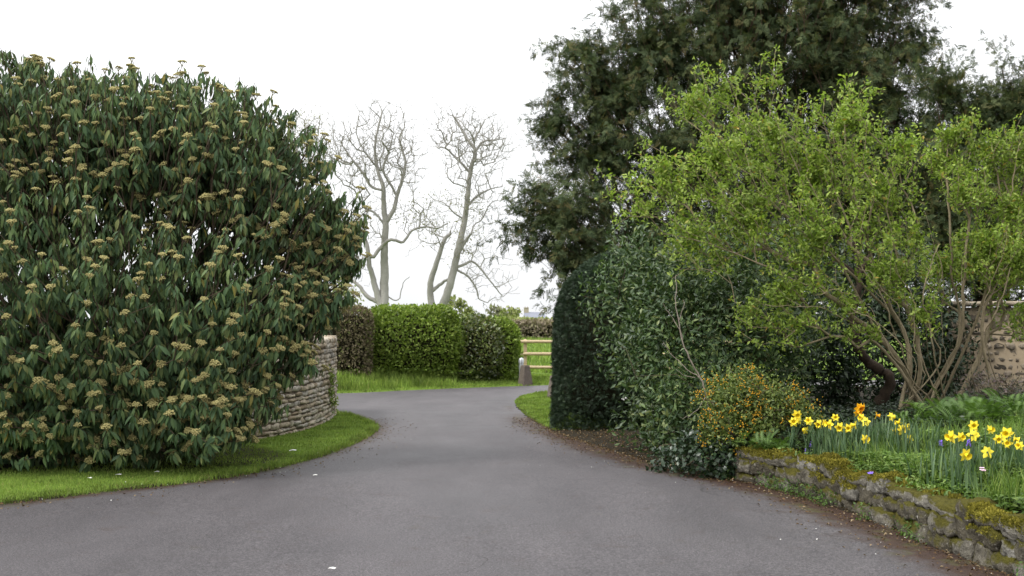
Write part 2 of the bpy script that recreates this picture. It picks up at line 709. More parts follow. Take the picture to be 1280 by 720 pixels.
def blades(mb, X, Y, h, w, zoff=0.0, lean=0.5, rnd=None):
    n = len(X)
    Z = terr(X, Y) + zoff
    a = rng.random(n) * 2 * PI
    h = h * (0.55 + 0.9 * rng.random(n))
    ln = lean * rng.random(n) * h
    b = rng.random(n) * 2 * PI
    P = np.stack((X, Y, Z - 0.004), 1)
    side = np.stack((np.cos(a), np.sin(a), np.zeros(n)), 1) * (w / 2)
    ld = np.stack((np.cos(b) * ln, np.sin(b) * ln, h), 1)
    mid = P + ld * np.array((.35, .35, .58))
    V = np.stack((P - side, P + side, mid + side * .7, P + ld, mid - side * .7), 1)
    idx = np.arange(n) * 5
    r = rng.random(n) if rnd is None else rnd
    mb.add(V.reshape(-1, 3), np.stack((idx, idx + 1, idx + 2, idx + 4), 1), r)
    Vt = np.stack((mid + side * .7, P + ld, mid - side * .7), 1)
    j = np.arange(n) * 3
    mb.add(Vt.reshape(-1, 3), np.stack((j, j + 1, j + 2), 1), r)


def region(n, x0, x1, y0, y1, ok):
    out = []
    tot = 0
    while tot < n:
        X = x0 + rng.random(n * 2) * (x1 - x0)
        Y = y0 + rng.random(n * 2) * (y1 - y0)
        k = ok(X, Y)
        out.append(np.stack((X[k], Y[k]), 1))
        tot += int(k.sum())
    P = np.concatenate(out)[:n]
    return P[:, 0], P[:, 1]


grass_leaf = leaf_mat('grass_blade', [(0, (0.115, 0.175, 0.035)), (0.6, (0.18, 0.255, 0.05)), (0.93, (0.24, 0.32, 0.06)), (1, (0.3, 0.27, 0.11))], 0.6, 0.2, 0.3, 1.7, 0.85)
mb = MB()
bl = region(64000, -6.8, -1.9, 9.0, 21.6, lambda X, Y: (lambda s: (s > 0.0) & (s < 2.0) & (X < 0) & (rng.random(len(X)) < 1.25 - .3 * s))(sdist(X, Y, ROAD)))
blades(mb, *bl, 0.024, 0.007)
bl = region(6000, -6.8, -1.9, 9.0, 21.6, lambda X, Y: (lambda s: (s > -0.05) & (s < 0.1) & (X < 0))(sdist(X, Y, ROAD)))
blades(mb, *bl, 0.06, 0.007, lean=1.2)
tag(mb.build('verge_grass', grass_leaf), 'short bright green grass along the kerbless left edge of the drive', 'grass', kind='stuff')
mb = MB()
bl = region(26000, -.2, 3.0, 17.4, 28.6, lambda X, Y: (lambda s: (s > 0.0) & (s < 2.2) & (X > -.1))(sdist(X, Y, ROAD)))
blades(mb, *bl, 0.032, 0.012)
tag(mb.build('verge_grass', grass_leaf), 'wedge of mown grass on the inside of the bend beside the clipped yew', 'grass', kind='stuff')
mb = MB()
bl = region(34000, -6, 6, 25.5, 37, lambda X, Y: (lambda s: (s > 0.0) & (s < 4) & (Y > 27 + X * .45))(sdist(X, Y, ROAD)))
blades(mb, *bl, 0.05, 0.02)
bl = region(5000, -6, 3, 25.5, 33, lambda X, Y: (lambda s: (s > 0.3) & (s < 2.0) & (Y > 27 + X * .45) & (X < -1.5))(sdist(X, Y, ROAD)))
blades(mb, *bl, 0.17, 0.018)
tag(mb.build('bank_grass', grass_leaf), 'sunlit grass bank below the row of hedges across the lane', 'grass', kind='stuff')
mb = MB()
X = rng.uniform(-4, 12, 16000)
Y = 37 + rng.random(16000) ** 1.5 * 45
blades(mb, X, Y, 0.16, 0.05)
tag(mb.build('field_grass', grass_leaf), 'longer pasture grass in the field behind the wooden rails', 'grass', kind='stuff')

# ------------------------------------------------------------------ stonework
def rbox(n=3):
    V, Fc, idx = [], [], {}
    lin = np.linspace(-1, 1, n + 1)

    def vid(p):
        k = tuple(np.round(p, 4))
        if k not in idx:
            idx[k] = len(V)
            V.append(p)
        return idx[k]
    for ax in range(3):
        for sg in (-1, 1):
            for i in range(n):
                for j in range(n):
                    q = []
                    for (a, b) in ((i, j), (i + 1, j), (i + 1, j + 1), (i, j + 1)):
                        p = np.zeros(3)
                        p[ax], p[(ax + 1) % 3], p[(ax + 2) % 3] = sg, lin[a], lin[b]
                        q.append(vid(p))
                    Fc.append(q if sg > 0 else q[::-1])
    V = np.array(V)
    sph = V / np.linalg.norm(V, axis=1, keepdims=True)
    return V * .62 + sph * .42, np.array(Fc)


RBV, RBF = rbox(3)
SQ = RBV / np.abs(RBV).max(0)
RBV = SQ * .88 + RBV * .12
RBV4, RBF4 = rbox(9)


def stone(mb, c, half, yaw, jit=0.15, V0=RBV, F0=RBF, rnd=None, tilt=0.06):
    V = V0 * np.asarray(half)
    sc = min(half)
    sd = random.random() * 50
    if len(V) < 100:
        V = V + rng.normal(size=V.shape) * sc * jit * .6
    else:
        nz = np.array([[mnoise.noise(Vector(v / sc * .9 + np.array((sd, k * 7, 0)))) + .5 * mnoise.noise(Vector(v / sc * 2.3 + np.array((sd, k * 7, 3)))) for k in range(3)] for v in V])
        V = V + nz * sc * jit * 1.6
    a, t = yaw, random.gauss(0, tilt)
    R = np.array(((math.cos(a), -math.sin(a), 0), (math.sin(a), math.cos(a), 0), (0, 0, 1))) @ \
        np.array(((math.cos(t), 0, math.sin(t)), (0, 1, 0), (-math.sin(t), 0, math.cos(t))))
    mb.add(V @ R.T + np.asarray(c), F0, random.random() if rnd is None else rnd)


def path_at(P, cum, s):
    i = int(np.clip(np.searchsorted(cum, s) - 1, 0, len(P) - 2))
    f = (s - cum[i]) / max(cum[i + 1] - cum[i], 1e-9)
    d = P[i + 1] - P[i]
    return P[i] + d * f, math.atan2(d[1], d[0])


def stone_wall(mb, path, height, thick, course, length, base=0.0, zfun=None, gap=0.008, face_only=True, jit=.15, core_mi=1, lrange=(.6, 1.7), core_in=.035):
    P = spline([(x, y, 0) for x, y in path], 8)[:, :2]
    cum = np.concatenate(([0], np.cumsum(np.linalg.norm(np.diff(P, axis=0), axis=1))))
    z = 0.0
    while z < height:
        ch = course * random.uniform(.75, 1.3)
        if z + ch > height - course * .4:
            ch = height - z
        for sgn in ((1, -1) if not face_only else (1,)):
            s = -random.random() * length
            while s < cum[-1]:
                ln = length * random.uniform(*lrange)
                if s + ln > 0.05:
                    p, a = path_at(P, cum, max(s + ln / 2, 0))
                    nrm = np.array((math.sin(a), -math.cos(a)))
                    dep = thick * .3
                    c2 = p + nrm * sgn * (thick / 2 - dep + random.uniform(-.012, .014))
                    zb = zfun(*p) if zfun else base
                    stone(mb, (c2[0], c2[1], zb + z + ch / 2 + random.uniform(-.1, .1) * ch), (ln / 2 - gap / 2, dep, (ch - gap) / 2 * random.choice((.85, .95, 1.0, 1.08, 1.2))), a, jit)
                s += ln
        z += ch
    # rubble core
    n = len(P)
    off = []
    for i in range(n):
        d = P[min(i + 1, n - 1)] - P[max(i - 1, 0)]
        d = d / np.linalg.norm(d)
        off.append((-d[1], d[0]))
    off = np.array(off)
    w = thick / 2 - core_in
    zb = np.array([(zfun(*p) if zfun else base) for p in P])
    A, Bp = P + off * w, P - off * w
    V = []
    for i in range(n):
        V += [(*A[i], zb[i] - .1), (*A[i], zb[i] + height - .02), (*Bp[i], zb[i] + height - .02), (*Bp[i], zb[i] - .1)]
    Fc = []
    for i in range(n - 1):
        b = i * 4
        for k in range(3):
            Fc.append((b + k, b + k + 1, b + 4 + k + 1, b + 4 + k))
    Fc += [(0, 1, 2, 3), (n * 4 - 4, n * 4 - 1, n * 4 - 2, n * 4 - 3)]
    mb.add(V, Fc, 0.5, core_mi)
    return P, cum


def stone_mat(name, cols, moss=0.0, dark=0.4, lich=0.25, bs=1.0):
    m = Mat(name)
    base = m.ramp(m.attr('rnd'), cols)
    nz = m.noise(9, 6, 0.72)
    base = m.mix(1.0, base, m.ramp(nz, [(0.28, (1 - dark,) * 3), (0.7, (1.25,) * 3)]), 'MULTIPLY')
    l1 = m.noise(26, 4, 0.7)
    base = m.mix(m.ramp(l1, [(0.6, (0, 0, 0)), (0.7, (lich,) * 3)]), base, (0.5, 0.48, 0.42))
    base = m.mix(m.ramp(m.noise(5, 5, .7), [(0.6, (0, 0, 0)), (0.72, (.7, .7, .7))]), base, (0.035, 0.03, 0.026))
    if moss > 0:
        geo = m.n('ShaderNodeNewGeometry')
        sx = m.n('ShaderNodeSeparateXYZ')
        m.l(geo.outputs['Normal'], sx.inputs[0])
        k = m.math('ADD', m.math('MULTIPLY', sx.outputs['Z'], 0.45), m.noise(3.5, 5, .7))
        base = m.mix(m.ramp(k, [(0.9 - moss * .4, (0, 0, 0)), (1.05 - moss * .4, (1, 1, 1))]), base,
                     m.mix(m.noise(30, 3), (0.035, 0.036, 0.008), (0.13, 0.115, 0.02)))
    m.bump(m.math('ADD', nz, m.math('MULTIPLY', m.noise(60, 4, .7), .4)), min(1.0, 0.9 * bs), 0.025 * bs)
    return m.finish(base, 0.92, 0.15)


mortar = Mat('rubble_core')
mortar_m = mortar.finish(mortar.mix(mortar.noise(20, 4), (0.05, 0.04, 0.03), (0.15, 0.12, 0.085)), 0.95, 0.1)
dry_m = stone_mat('dry_stone', [(0, (0.3, 0.24, 0.165)), (0.35, (0.42, 0.355, 0.265)), (0.6, (0.48, 0.425, 0.34)), (0.85, (0.37, 0.34, 0.295)), (1, (0.55, 0.5, 0.42))], 0.0, 0.45, 0.5)
WALL_L = [(-9.5, 13.6), (-7, 13.75), (-5.2, 14.2), (-4.3, 14.75), (-3.75, 15.5), (-3.4, 16.6), (-3.27, 18.0), (-3.32, 19.6), (-3.52, 21.0), (-3.9, 21.5), (-5.5, 22.0)]
mb = MB()
stone_wall(mb, WALL_L, 1.33, 0.42, 0.072, 0.19, zfun=lambda x, y: 0.02, jit=.4, gap=.014, lrange=(.5, 1.9))
P = spline([(x, y, 0) for x, y in WALL_L], 8)[:, :2]
cum = np.concatenate(([0], np.cumsum(np.linalg.norm(np.diff(P, axis=0), axis=1))))
s = 0
while s < cum[-1]:
    ln = random.uniform(.16, .34)
    p, a = path_at(P, cum, s + ln / 2)
    stone(mb, (*p, 1.38 + random.uniform(-.01, .02)), (ln / 2, .21, random.uniform(.04, .065)), a, .22, tilt=.1)
    s += ln
tag(mb.build('stone_wall', [dry_m, mortar_m]), 'curved pale dry stone wall bulging out from under the flowering viburnum', 'wall')

back_m = stone_mat('walled_garden_stone', [(0, (0.08, 0.07, 0.055)), (0.5, (0.2, 0.165, 0.125)), (1, (0.36, 0.305, 0.23))], 0.0, 0.4, 0.2)
lm = Mat('lime_mortar')
lime_m = lm.finish(lm.mix(lm.noise(8, 5, .7), (0.19, 0.15, 0.1), (0.29, 0.235, 0.165)), 0.95, 0.1)
mb = MB()
zb = terr1(6.2, 16.5)
PB = [(6.1, 16.6), (7.4, 16.4), (9.5, 15.9)]
stone_wall(mb, PB, 1.62, 0.36, 0.1, 0.15, base=0.3, gap=0.03, jit=.4, core_mi=1, lrange=(.5, 1.5), core_in=.008)
P = np.array(PB, float)
for i in range(24):
    f = i / 24 + 1 / 48
    p = P[0] + (P[2] - P[0]) * f
    stone(mb, (p[0], p[1] + .02, 1.955 + random.uniform(-.006, .006)), (.112, .25, .035), math.atan2(-.9, 4.5), .1, rnd=random.uniform(.8, 1), tilt=.02)
o = mb.build('stone_wall', [back_m, lime_m])
tag(o, 'honey mortared rubble wall with flat capping, behind the stems of the green shrubs', 'wall')

# low mossy retaining wall
low_m = stone_mat('mossy_stone', [(0, (0.11, 0.097, 0.07)), (0.4, (0.175, 0.158, 0.122)), (0.75, (0.23, 0.213, 0.175)), (1, (0.34, 0.325, 0.285))], 0.9, 0.8, 0.9, 2.2)
low = empty('retaining_wall', (3.1, 9, 0), 'low crumbling retaining wall capped with yellow moss, holding up the daffodil bed', 'wall')
mb = MB()
PL = spline([(x + .14, y, 0) for x, y in WALL_LINE], 6)[:, :2]
cumL = np.concatenate(([0], np.cumsum(np.linalg.norm(np.diff(PL, axis=0), axis=1))))
for (z0, z1, lmean) in ((-.03, .13, .3), (.11, .25, .24)):
    s = -random.random() * .2
    while s < cumL[-1]:
        ln = lmean * random.uniform(.6, 1.5)
        p, a = path_at(PL, cumL, max(s + ln / 2, 0))
        nrm = np.array((math.sin(a), -math.cos(a)))
        c = p + nrm * random.uniform(.0, .045)
        h = (z1 - z0) / 2 * random.uniform(.95, 1.2)
        stone(mb, (*c, (z0 + z1) / 2 + random.uniform(-.012, .012)), (ln / 2 * 1.08, .15, h * 1.06), a, .2, RBV4, RBF4, tilt=.09)
        s += ln
s = 0
tops = []
while s < cumL[-1]:
    ln = random.uniform(.16, .5)
    p, a = path_at(PL, cumL, s + ln / 2)
    nrm = np.array((math.sin(a), -math.cos(a)))
    h = random.uniform(.045, .075)
    c = p + nrm * random.uniform(-.01, .03)
    stone(mb, (*c, .25 + h * .6 + random.uniform(-.015, .015)), (ln / 2 * 1.06, .165, h), a, .25, RBV4, RBF4, tilt=.12)
    tops.append((c, a, ln, .27 + h * 1.5))
    s += ln
V, Fc = [], []
for p in PL:
    V += [(p[0] - .08, p[1], -.1), (p[0] - .08, p[1], .25), (p[0] + .12, p[1], .25), (p[0] + .12, p[1], -.1)]
for i in range(len(PL) - 1):
    for k in range(3):
        Fc.append((i * 4 + k, i * 4 + k + 1, i * 4 + 5 + k, i * 4 + 4 + k))
mb.add(V, Fc, .1, 1)
lw = mb.build('stonework', [low_m, mortar_m], None)
lw.parent = low
lw.location = (-3.1, -9, 0)
# moss: cushions of tiny shoots on the coping
moss_m = leaf_mat('moss_shoots', [(0, (0.09, 0.085, 0.014)), (0.5, (0.18, 0.16, 0.025)), (1, (0.28, 0.24, 0.045))], 0.9, 0.1, 0.2, 4, 0.6)
bpy.context.view_layer.update()
dg = bpy.context.evaluated_depsgraph_get()
mP, mN = [], []
for i in range(60000):
    s = random.random() * cumL[-1]
    p, a = path_at(PL, cumL, s)
    nrm = np.array((math.sin(a), -math.cos(a)))
    q = p + nrm * random.uniform(-.05, .22)
    v = mnoise.noise(Vector((q[0] * 1.5, q[1] * 2.1, 3.3))) + .45 * mnoise.noise(Vector((q[0] * 7, q[1] * 7, 1.3)))
    if v < -0.2:
        continue
    hit, loc, nr, _ = lw.ray_cast(Vector((q[0], q[1], 1.0)), Vector((0, 0, -1)))
    if hit and loc.z > .2:
        mP.append(loc + nr * random.uniform(0, .05) * min(1, v * 2.5))
        mN.append(nr + Vector((0, 0, .5)))
mb = MB()
mP, mN = np.array(mP), np.array(mN)
D = unit(unit(mN) + rng.normal(size=mN.shape) * .45)
tv, tf = quad_leaf(.55, .1)
mb.scatter(tv, tf, mP, frames(D, rdir(len(mP))), rng.uniform(.012, .028, len(mP)))
ms_o = mb.build('moss', moss_m, low, offset=(3.1, 9, 0))

# ------------------------------------------------------------------ hedges
bright_l = leaf_mat('bright_hedge_leaf', [(0, (0.1, 0.155, 0.022)), (0.6, (0.175, 0.25, 0.04)), (1, (0.28, 0.345, 0.07))], 0.55, 0.3, 0.3, 0.9, 0.5)
brown_l = leaf_mat('brown_hedge_leaf', [(0, (0.1, 0.08, 0.05)), (0.5, (0.17, 0.14, 0.085)), (0.8, (0.22, 0.19, 0.11)), (1, (0.15, 0.19, 0.05))], 0.8, 0.2, 0.15, 1.2, 0.4)
mixed_l = leaf_mat('mixed_hedge_leaf', [(0, (0.055, 0.085, 0.024)), (0.45, (0.12, 0.16, 0.036)), (0.7, (0.18, 0.165, 0.07)), (0.85, (0.21, 0.28, 0.045)), (1, (0.4, 0.42, 0.36))], 0.4, 0.5, 0.2, 1.6, 0.6)
yewclip_l = leaf_mat('clipped_yew_needle', [(0, (0.014, 0.026, 0.014)), (0.6, (0.026, 0.046, 0.024)), (1, (0.05, 0.08, 0.04))], 0.6, 0.25, 0.12, 1.2, 0.4)
hazy_l = leaf_mat('hazed_leaf', [(0, (0.17, 0.2, 0.08)), (1, (0.34, 0.36, 0.16))], 0.8, 0.1, 0.3, .4, .3)  # leaf green paled so the colour itself carries the haze
far_l = leaf_mat('far_hedge_leaf', [(0, (0.2, 0.165, 0.12)), (0.7, (0.28, 0.235, 0.175)), (1, (0.3, 0.28, 0.16))], 0.9, 0.1, 0.15, 0.4, 0.5)


def rounded_box_pts(n, half, r):
    h = np.array(half, float)
    ar = np.array((h[1] * h[2], h[1] * h[2], h[0] * h[2], h[0] * h[2], h[0] * h[1]))
    k = rng.choice(5, n, p=ar / ar.sum())
    q = rng.uniform(-1, 1, (n, 3)) * h
    q[k == 0, 0], q[k == 1, 0] = -h[0], h[0]
    q[k == 2, 1], q[k == 3, 1] = -h[1], h[1]
    q[k == 4, 2] = h[2]
    inner = np.stack((np.clip(q[:, 0], -(h[0] - r), h[0] - r), np.clip(q[:, 1], -(h[1] - r), h[1] - r), np.minimum(q[:, 2], h[2] - r)), 1)
    nrm = unit(q - inner)
    return inner + nrm * r, nrm


def clipped_hedge(name, c, half, r, yaw, mat, n, size, tmpl, label, lump=0.06, lscale=1.5, depth=0.1, taper=0.0, core=(0.8), bulge=0.0, orient=0.7, lean=0.0):
    half = np.array(half, float)
    P, Nn = rounded_box_pts(n, half, r)

    def deform(P, Nn):
        P = P + Nn * (vnoise(P + np.array(c), lscale, 3.1) * lump + vnoise(P + np.array(c), lscale * 3.2, 8.1) * lump * .45)[:, None]
        k = 1 + taper * (P[:, 2] / half[2]) - bulge * np.clip(-P[:, 2] / half[2], 0, 1) ** 2
        P = P * np.stack((np.ones_like(k) * .5 + .5 * k, k, np.ones_like(k)), 1)
        P[:, 0] += lean * np.clip((P[:, 2] + .3) / half[2], 0, 2) ** 2
        return P
    P0 = deform(P, Nn)
    P1 = P0 - Nn * (rng.random(n) ** 1.3 * depth)[:, None]
    D = unit(Nn * orient + rdir(n) * .9 + np.array((0, 0, .15)))
    R = frames(D, Nn + rng.normal(size=(n, 3)) * .5)
    ca, sa = math.cos(yaw), math.sin(yaw)
    M = np.array(((ca, -sa, 0), (sa, ca, 0), (0, 0, 1)))
    mb = MB()
    P1 = P1 @ M.T + np.array((0, 0, half[2]))
    R = np.einsum('ij,njk->nik', M, R)
    mb.scatter(*tmpl, P1, R, size * rng.uniform(.6, 1.3, n))
    # solid core; darkness between the leaves is put into its colour
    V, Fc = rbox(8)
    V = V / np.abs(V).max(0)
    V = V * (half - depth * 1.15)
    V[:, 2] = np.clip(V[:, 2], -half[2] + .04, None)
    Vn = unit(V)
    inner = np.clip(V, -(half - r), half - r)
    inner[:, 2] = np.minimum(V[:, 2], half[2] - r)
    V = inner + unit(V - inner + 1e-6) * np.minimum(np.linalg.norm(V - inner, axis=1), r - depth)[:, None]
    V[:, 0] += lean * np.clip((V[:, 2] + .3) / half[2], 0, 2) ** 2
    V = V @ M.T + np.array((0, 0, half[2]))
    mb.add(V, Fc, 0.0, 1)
    o = mb.build(name, [mat, hedge_core_m])
    o.location = tuple(c)
    return tag(o, label, 'hedge')


tw = Mat('dark_core')
hedge_core_m = tw.finish(tw.mix(tw.noise(25, 4), (0.012, 0.012, 0.007), (0.04, 0.035, 0.02)), 0.95, 0.05)  # near-black colour stands in for shade inside the hedge

ql = quad_leaf(.6, .25)
lf2 = leaf_t(.5, .3, .1, 2)
clipped_hedge('hedge', (-4.75, 30.3, .3), (.95, .8, .93), .4, .12, brown_l, 9000, .085, ql,
              'brown leafless clipped hedge block at the stone wall end of the hedge row', .05, 1.4, .12, .02)
clipped_hedge('hedge', (-2.85, 31.3, .27), (1.5, .95, .96), .85, .22, bright_l, 17000, .095, ql,
              'bright fresh green clipped hedge between the brown block and the mottled one', .13, 1.3, .18, .04, bulge=.25)
clipped_hedge('hedge', (-1.25, 32.05, .17), (1.08, .9, .89), .78, .25, mixed_l, 10500, .095, ql,
              'mottled dark hedge with glossy and whitish leaves and brown patches', .14, 1.6, .2, .03, bulge=.25)
clipped_hedge('hedge', (-.42, 32.55, .1), (.62, .88, .89), .6, .25, bright_l, 7000, .09, ql,
              'rounded yellow green hedge end closest to the wooden rails', .1, 1.6, .16, .03, bulge=.1)

yt = quad_leaf(.2, .15)
yv = np.concatenate([np.stack((yt[0][:, 0] * math.cos(a) + yt[0][:, 1] * math.sin(a), -yt[0][:, 0] * math.sin(a) + yt[0][:, 1] * math.cos(a), yt[0][:, 2] + k * .06), 1) + np.array((0, k * .12, 0))
                     for k, a in enumerate((-1.0, .9, -.6, .5, 0.0))])
yf = np.concatenate([yt[1] + k * len(yt[0]) for k in range(5)])
clipped_hedge('hedge', (1.6, 18.65, .02), (.84, 1.6, 1.40), .82, -.12, yewclip_l, 46000, .045, (yv, yf),
              'dark tightly clipped yew hedge with rounded top beside the grass wedge', .045, 1.1, .06, -.03, orient=.85, lean=.17)
# far hedge beyond the field
clipped_hedge('hedge', (6, 84, .65), (24, 1.2, .73), .4, .0, far_l, 26000, .24, ql,
              'long brown bare hedge across the far side of the field', .12, .6, .3)
clipped_hedge('hedge', (5, 97, .75), (26, 1.4, .77), .5, .02, hazy_l, 14000, .3, ql,
              'yellow green hedge top showing just behind the long brown bare hedge', .2, .5, .3)

# ------------------------------------------------------------------ viburnum
vib_leaf = leaf_mat('viburnum_leaf', [(0, (0.038, 0.074, 0.033)), (0.45, (0.074, 0.13, 0.052)), (0.82, (0.128, 0.185, 0.064)), (0.97, (0.19, 0.21, 0.075)), (1, (0.2, 0.16, 0.03))],
                    0.55, 0.25, 0.25, 1.1, 0.5, back=(0.085, 0.11, 0.055))
vib_bark = bark_mat('viburnum_bark', (0.06, 0.045, 0.03), (0.12, 0.09, 0.06))
fm = Mat('viburnum_floret')
flo_m = fm.finish(fm.mix(fm.noise(55, 3), (0.2, 0.175, 0.065), (0.45, 0.4, 0.18)), 0.85, 0.15)

VL = lobes_px([(15, 176, 122, .1), (140, 182, 120, .3), (262, 188, 118, .3), (325, 228, 114, .2), (385, 275, 74, .3), (412, 300, 56, .3), (200, 180, 100, .2), (60, 520, 82, -.85), (165, 525, 74, -.85), (255, 518, 62, -.85), (-40, 520, 90, -.8), (60, 395, 200, -.1), (225, 410, 165, -.1),
               (318, 400, 92, .2), (355, 385, 62, .1), (-130, 300, 240, 0), (42, 82, 36, .2), (90, 110, 40, .2), (300, 500, 50, -.6), (432, 322, 34, .2), (408, 375, 42, .1), (375, 440, 40, -.1), (130, 500, 95, -.6), (20, 500, 100, -.7), (230, 500, 80, -.7), (385, 355, 48, .1)], 13.0, .95)
vib = empty('viburnum_bush', (-4.6, 13.2, 0), 'huge evergreen bush with drooping leathery leaves and tan flower heads, left of the drive', 'bush')
VB = np.array((-4.6, 13.2, 0.0))
vfront = lambda p: (p[:, 0] > -7.4) & (p[:, 1] < 14.5)
tips = np.concatenate((sample_lobes(VL, 8600, .95, .1, lump=.15, lscale=1.2, front=vfront), sample_lobes(VL, 2600, 2.2, .3, lump=.15, lscale=1.2, front=vfront)))
dep, nr = depth_in(tips, VL)
sk = Skel(VB)
for (px, py, Y) in ((40, 330, 12.8), (150, 300, 13.2), (260, 330, 13.0), (330, 400, 13.0), (-60, 300, 13.2), (200, 450, 12.6), (90, 480, 12.4)):
    e = W(px, py, Y)
    b = VB + rng.normal(size=3) * (.35, .25, 0)
    sk.chain(spline([b, b + (e - b) * .5 + rng.normal(size=3) * .15, e], 4), 0)
sk.grow(tips, .3, .08, -.04)
rad = sk.radii(.0045, .42, .075)
mb = MB()
sk.mesh(mb, rad)
mb.build('branches', vib_bark, vib, offset=VB)
lt = leaf_t(.3, .35, .2, 3, .42)
mb = MB()
T = tips
n = len(T)
axis_d = unit(nr + np.array((0, -.15, .55)) + rng.normal(size=(n, 3)) * .25)
for k in range(13):
    ang = k * 2.4 + rng.random(n) * .9
    ref = unit(np.cross(axis_d, np.array((.3, .2, .9)) + rng.normal(size=(n, 3)) * .05))
    ref2 = np.cross(axis_d, ref)
    radial = ref * np.cos(ang)[:, None] + ref2 * np.sin(ang)[:, None]
    hang = rng.uniform(.6, 2.8, n) + (k % 3) * .3
    D = unit(radial + np.array((0, 0, -1.0)) * hang[:, None] + axis_d * .2)
    P = T - axis_d * (.012 * k + rng.random(n)[:, None] * .02) + radial * .012
    keep = rng.random(n) < (.97 if k < 8 else .7)
    Nn = unit(axis_d + np.array((0, 0, .3)) + radial * .6 + rng.normal(size=(n, 3)) * .22)
    mb.scatter(*lt, P[keep], frames(D, Nn)[keep], rng.uniform(.06, .15, n)[keep])
mb.build('foliage', vib_leaf, vib, offset=VB)


def floret_head(seed):
    r_ = np.random.default_rng(seed)
    mb = MB()
    ov = np.array([(1, 0, 0), (-1, 0, 0), (0, 1, 0), (0, -1, 0), (0, 0, 1), (0, 0, -1)], float)
    of = np.array([(0, 2, 4), (2, 1, 4), (1, 3, 4), (3, 0, 4), (2, 0, 5), (1, 2, 5), (3, 1, 5), (0, 3, 5)])
    n = 52
    i = np.arange(n) + .5
    rr = np.sqrt(i / n) * .048
    a = i * 2.39996 + r_.random(n) * .5
    z = .024 * (1 - (rr / .062) ** 2) + r_.normal(size=n) * .004
    rr = rr * (1 + .14 * np.sin(a * 3 + seed))
    P = np.stack((rr * np.cos(a), rr * np.sin(a), z), 1)
    mb.scatter(ov, of, P, np.repeat(np.eye(3)[None], n, 0), r_.uniform(.006, .0105, n))
    for k in range(7):
        b = k * 2 * PI / 7
        tube(mb, [(0, 0, -.045), (.02 * math.cos(b), .02 * math.sin(b), -.005), (.04 * math.cos(b), .04 * math.sin(b), .012)], [.003, .0025, .002], 3)
    return mb


heads = []
front = (dep < .42) & (T[:, 1] < 14.0) & ((nr[:, 2] < .55) | (rng.random(len(T)) < .4))
cand = np.where(front)[0]
rng.shuffle(cand)
cand = cand[:1700]
# nearest to the eye and unobstructed first
score = T[cand, 1] + dep[cand] * 1.5
cand = cand[np.argsort(score)]
protos = []
for s_ in range(5):
    o = floret_head(s_).build('flower_head', flo_m, vib)
    protos.append(o)
rest = MB()
for j, q in enumerate(cand):
    ax = unit((axis_d[q] + np.array((0, 0, 1.3)))[None])[0]
    pos = T[q] + ax * .022
    quat = Vector(ax).to_track_quat('Z', 'Y')
    sc = random.uniform(.8, 1.2)
    if j < 100:
        o = protos[j] if j < 5 else protos[j % 5].copy()
        if j >= 5:
            COL.objects.link(o)
            o.parent = vib
        o.location = tuple(pos - VB)
        o.rotation_mode = 'QUATERNION'
        o.rotation_quaternion = quat
        o.scale = (sc, sc, sc)
    else:
        M = np.array(quat.to_matrix())
        pr = protos[j % 5].data
        if j < 105:
            V = np.zeros(len(pr.vertices) * 3)
            pr.vertices.foreach_get('co', V)
            pr_cache = globals().setdefault('HC', {})
            faces3 = np.array([list(p.vertices) for p in pr.polygons if len(p.vertices) == 3])
            faces4 = np.array([list(p.vertices) for p in pr.polygons if len(p.vertices) == 4])
            pr_cache[j % 5] = (V.reshape(-1, 3), faces3, faces4)
        V, f3, f4 = HC[j % 5]
        Vw = V * sc @ M.T + pos
        rest.add(Vw, f3, .5)
        rest.add(Vw, f4, .5)
o = rest.build('flower_heads', flo_m, vib, offset=VB)
o['kind'] = 'stuff'

# ------------------------------------------------------------------ bare trees
bare_bark = bark_mat('glare_pale_bark', (0.24, 0.228, 0.21), (0.41, 0.392, 0.365), 2.5)  # bark lightened to carry the sky glare over the trees
twig_bark = bark_mat('twig_bark', (0.25, 0.232, 0.21), (0.38, 0.36, 0.33), 5)  # twigs lightened for the same glare
bud_m = leaf_mat('unfolding_leaf', [(0, (0.13, 0.13, 0.04)), (1, (0.26, 0.25, 0.08))], 0.7, 0.2, 0.35)


def zz(pts):                              # points traced in an enlarged view of the trees
    return [(360 + x / 2.4, 100 + y / 2.4) for x, y in pts]


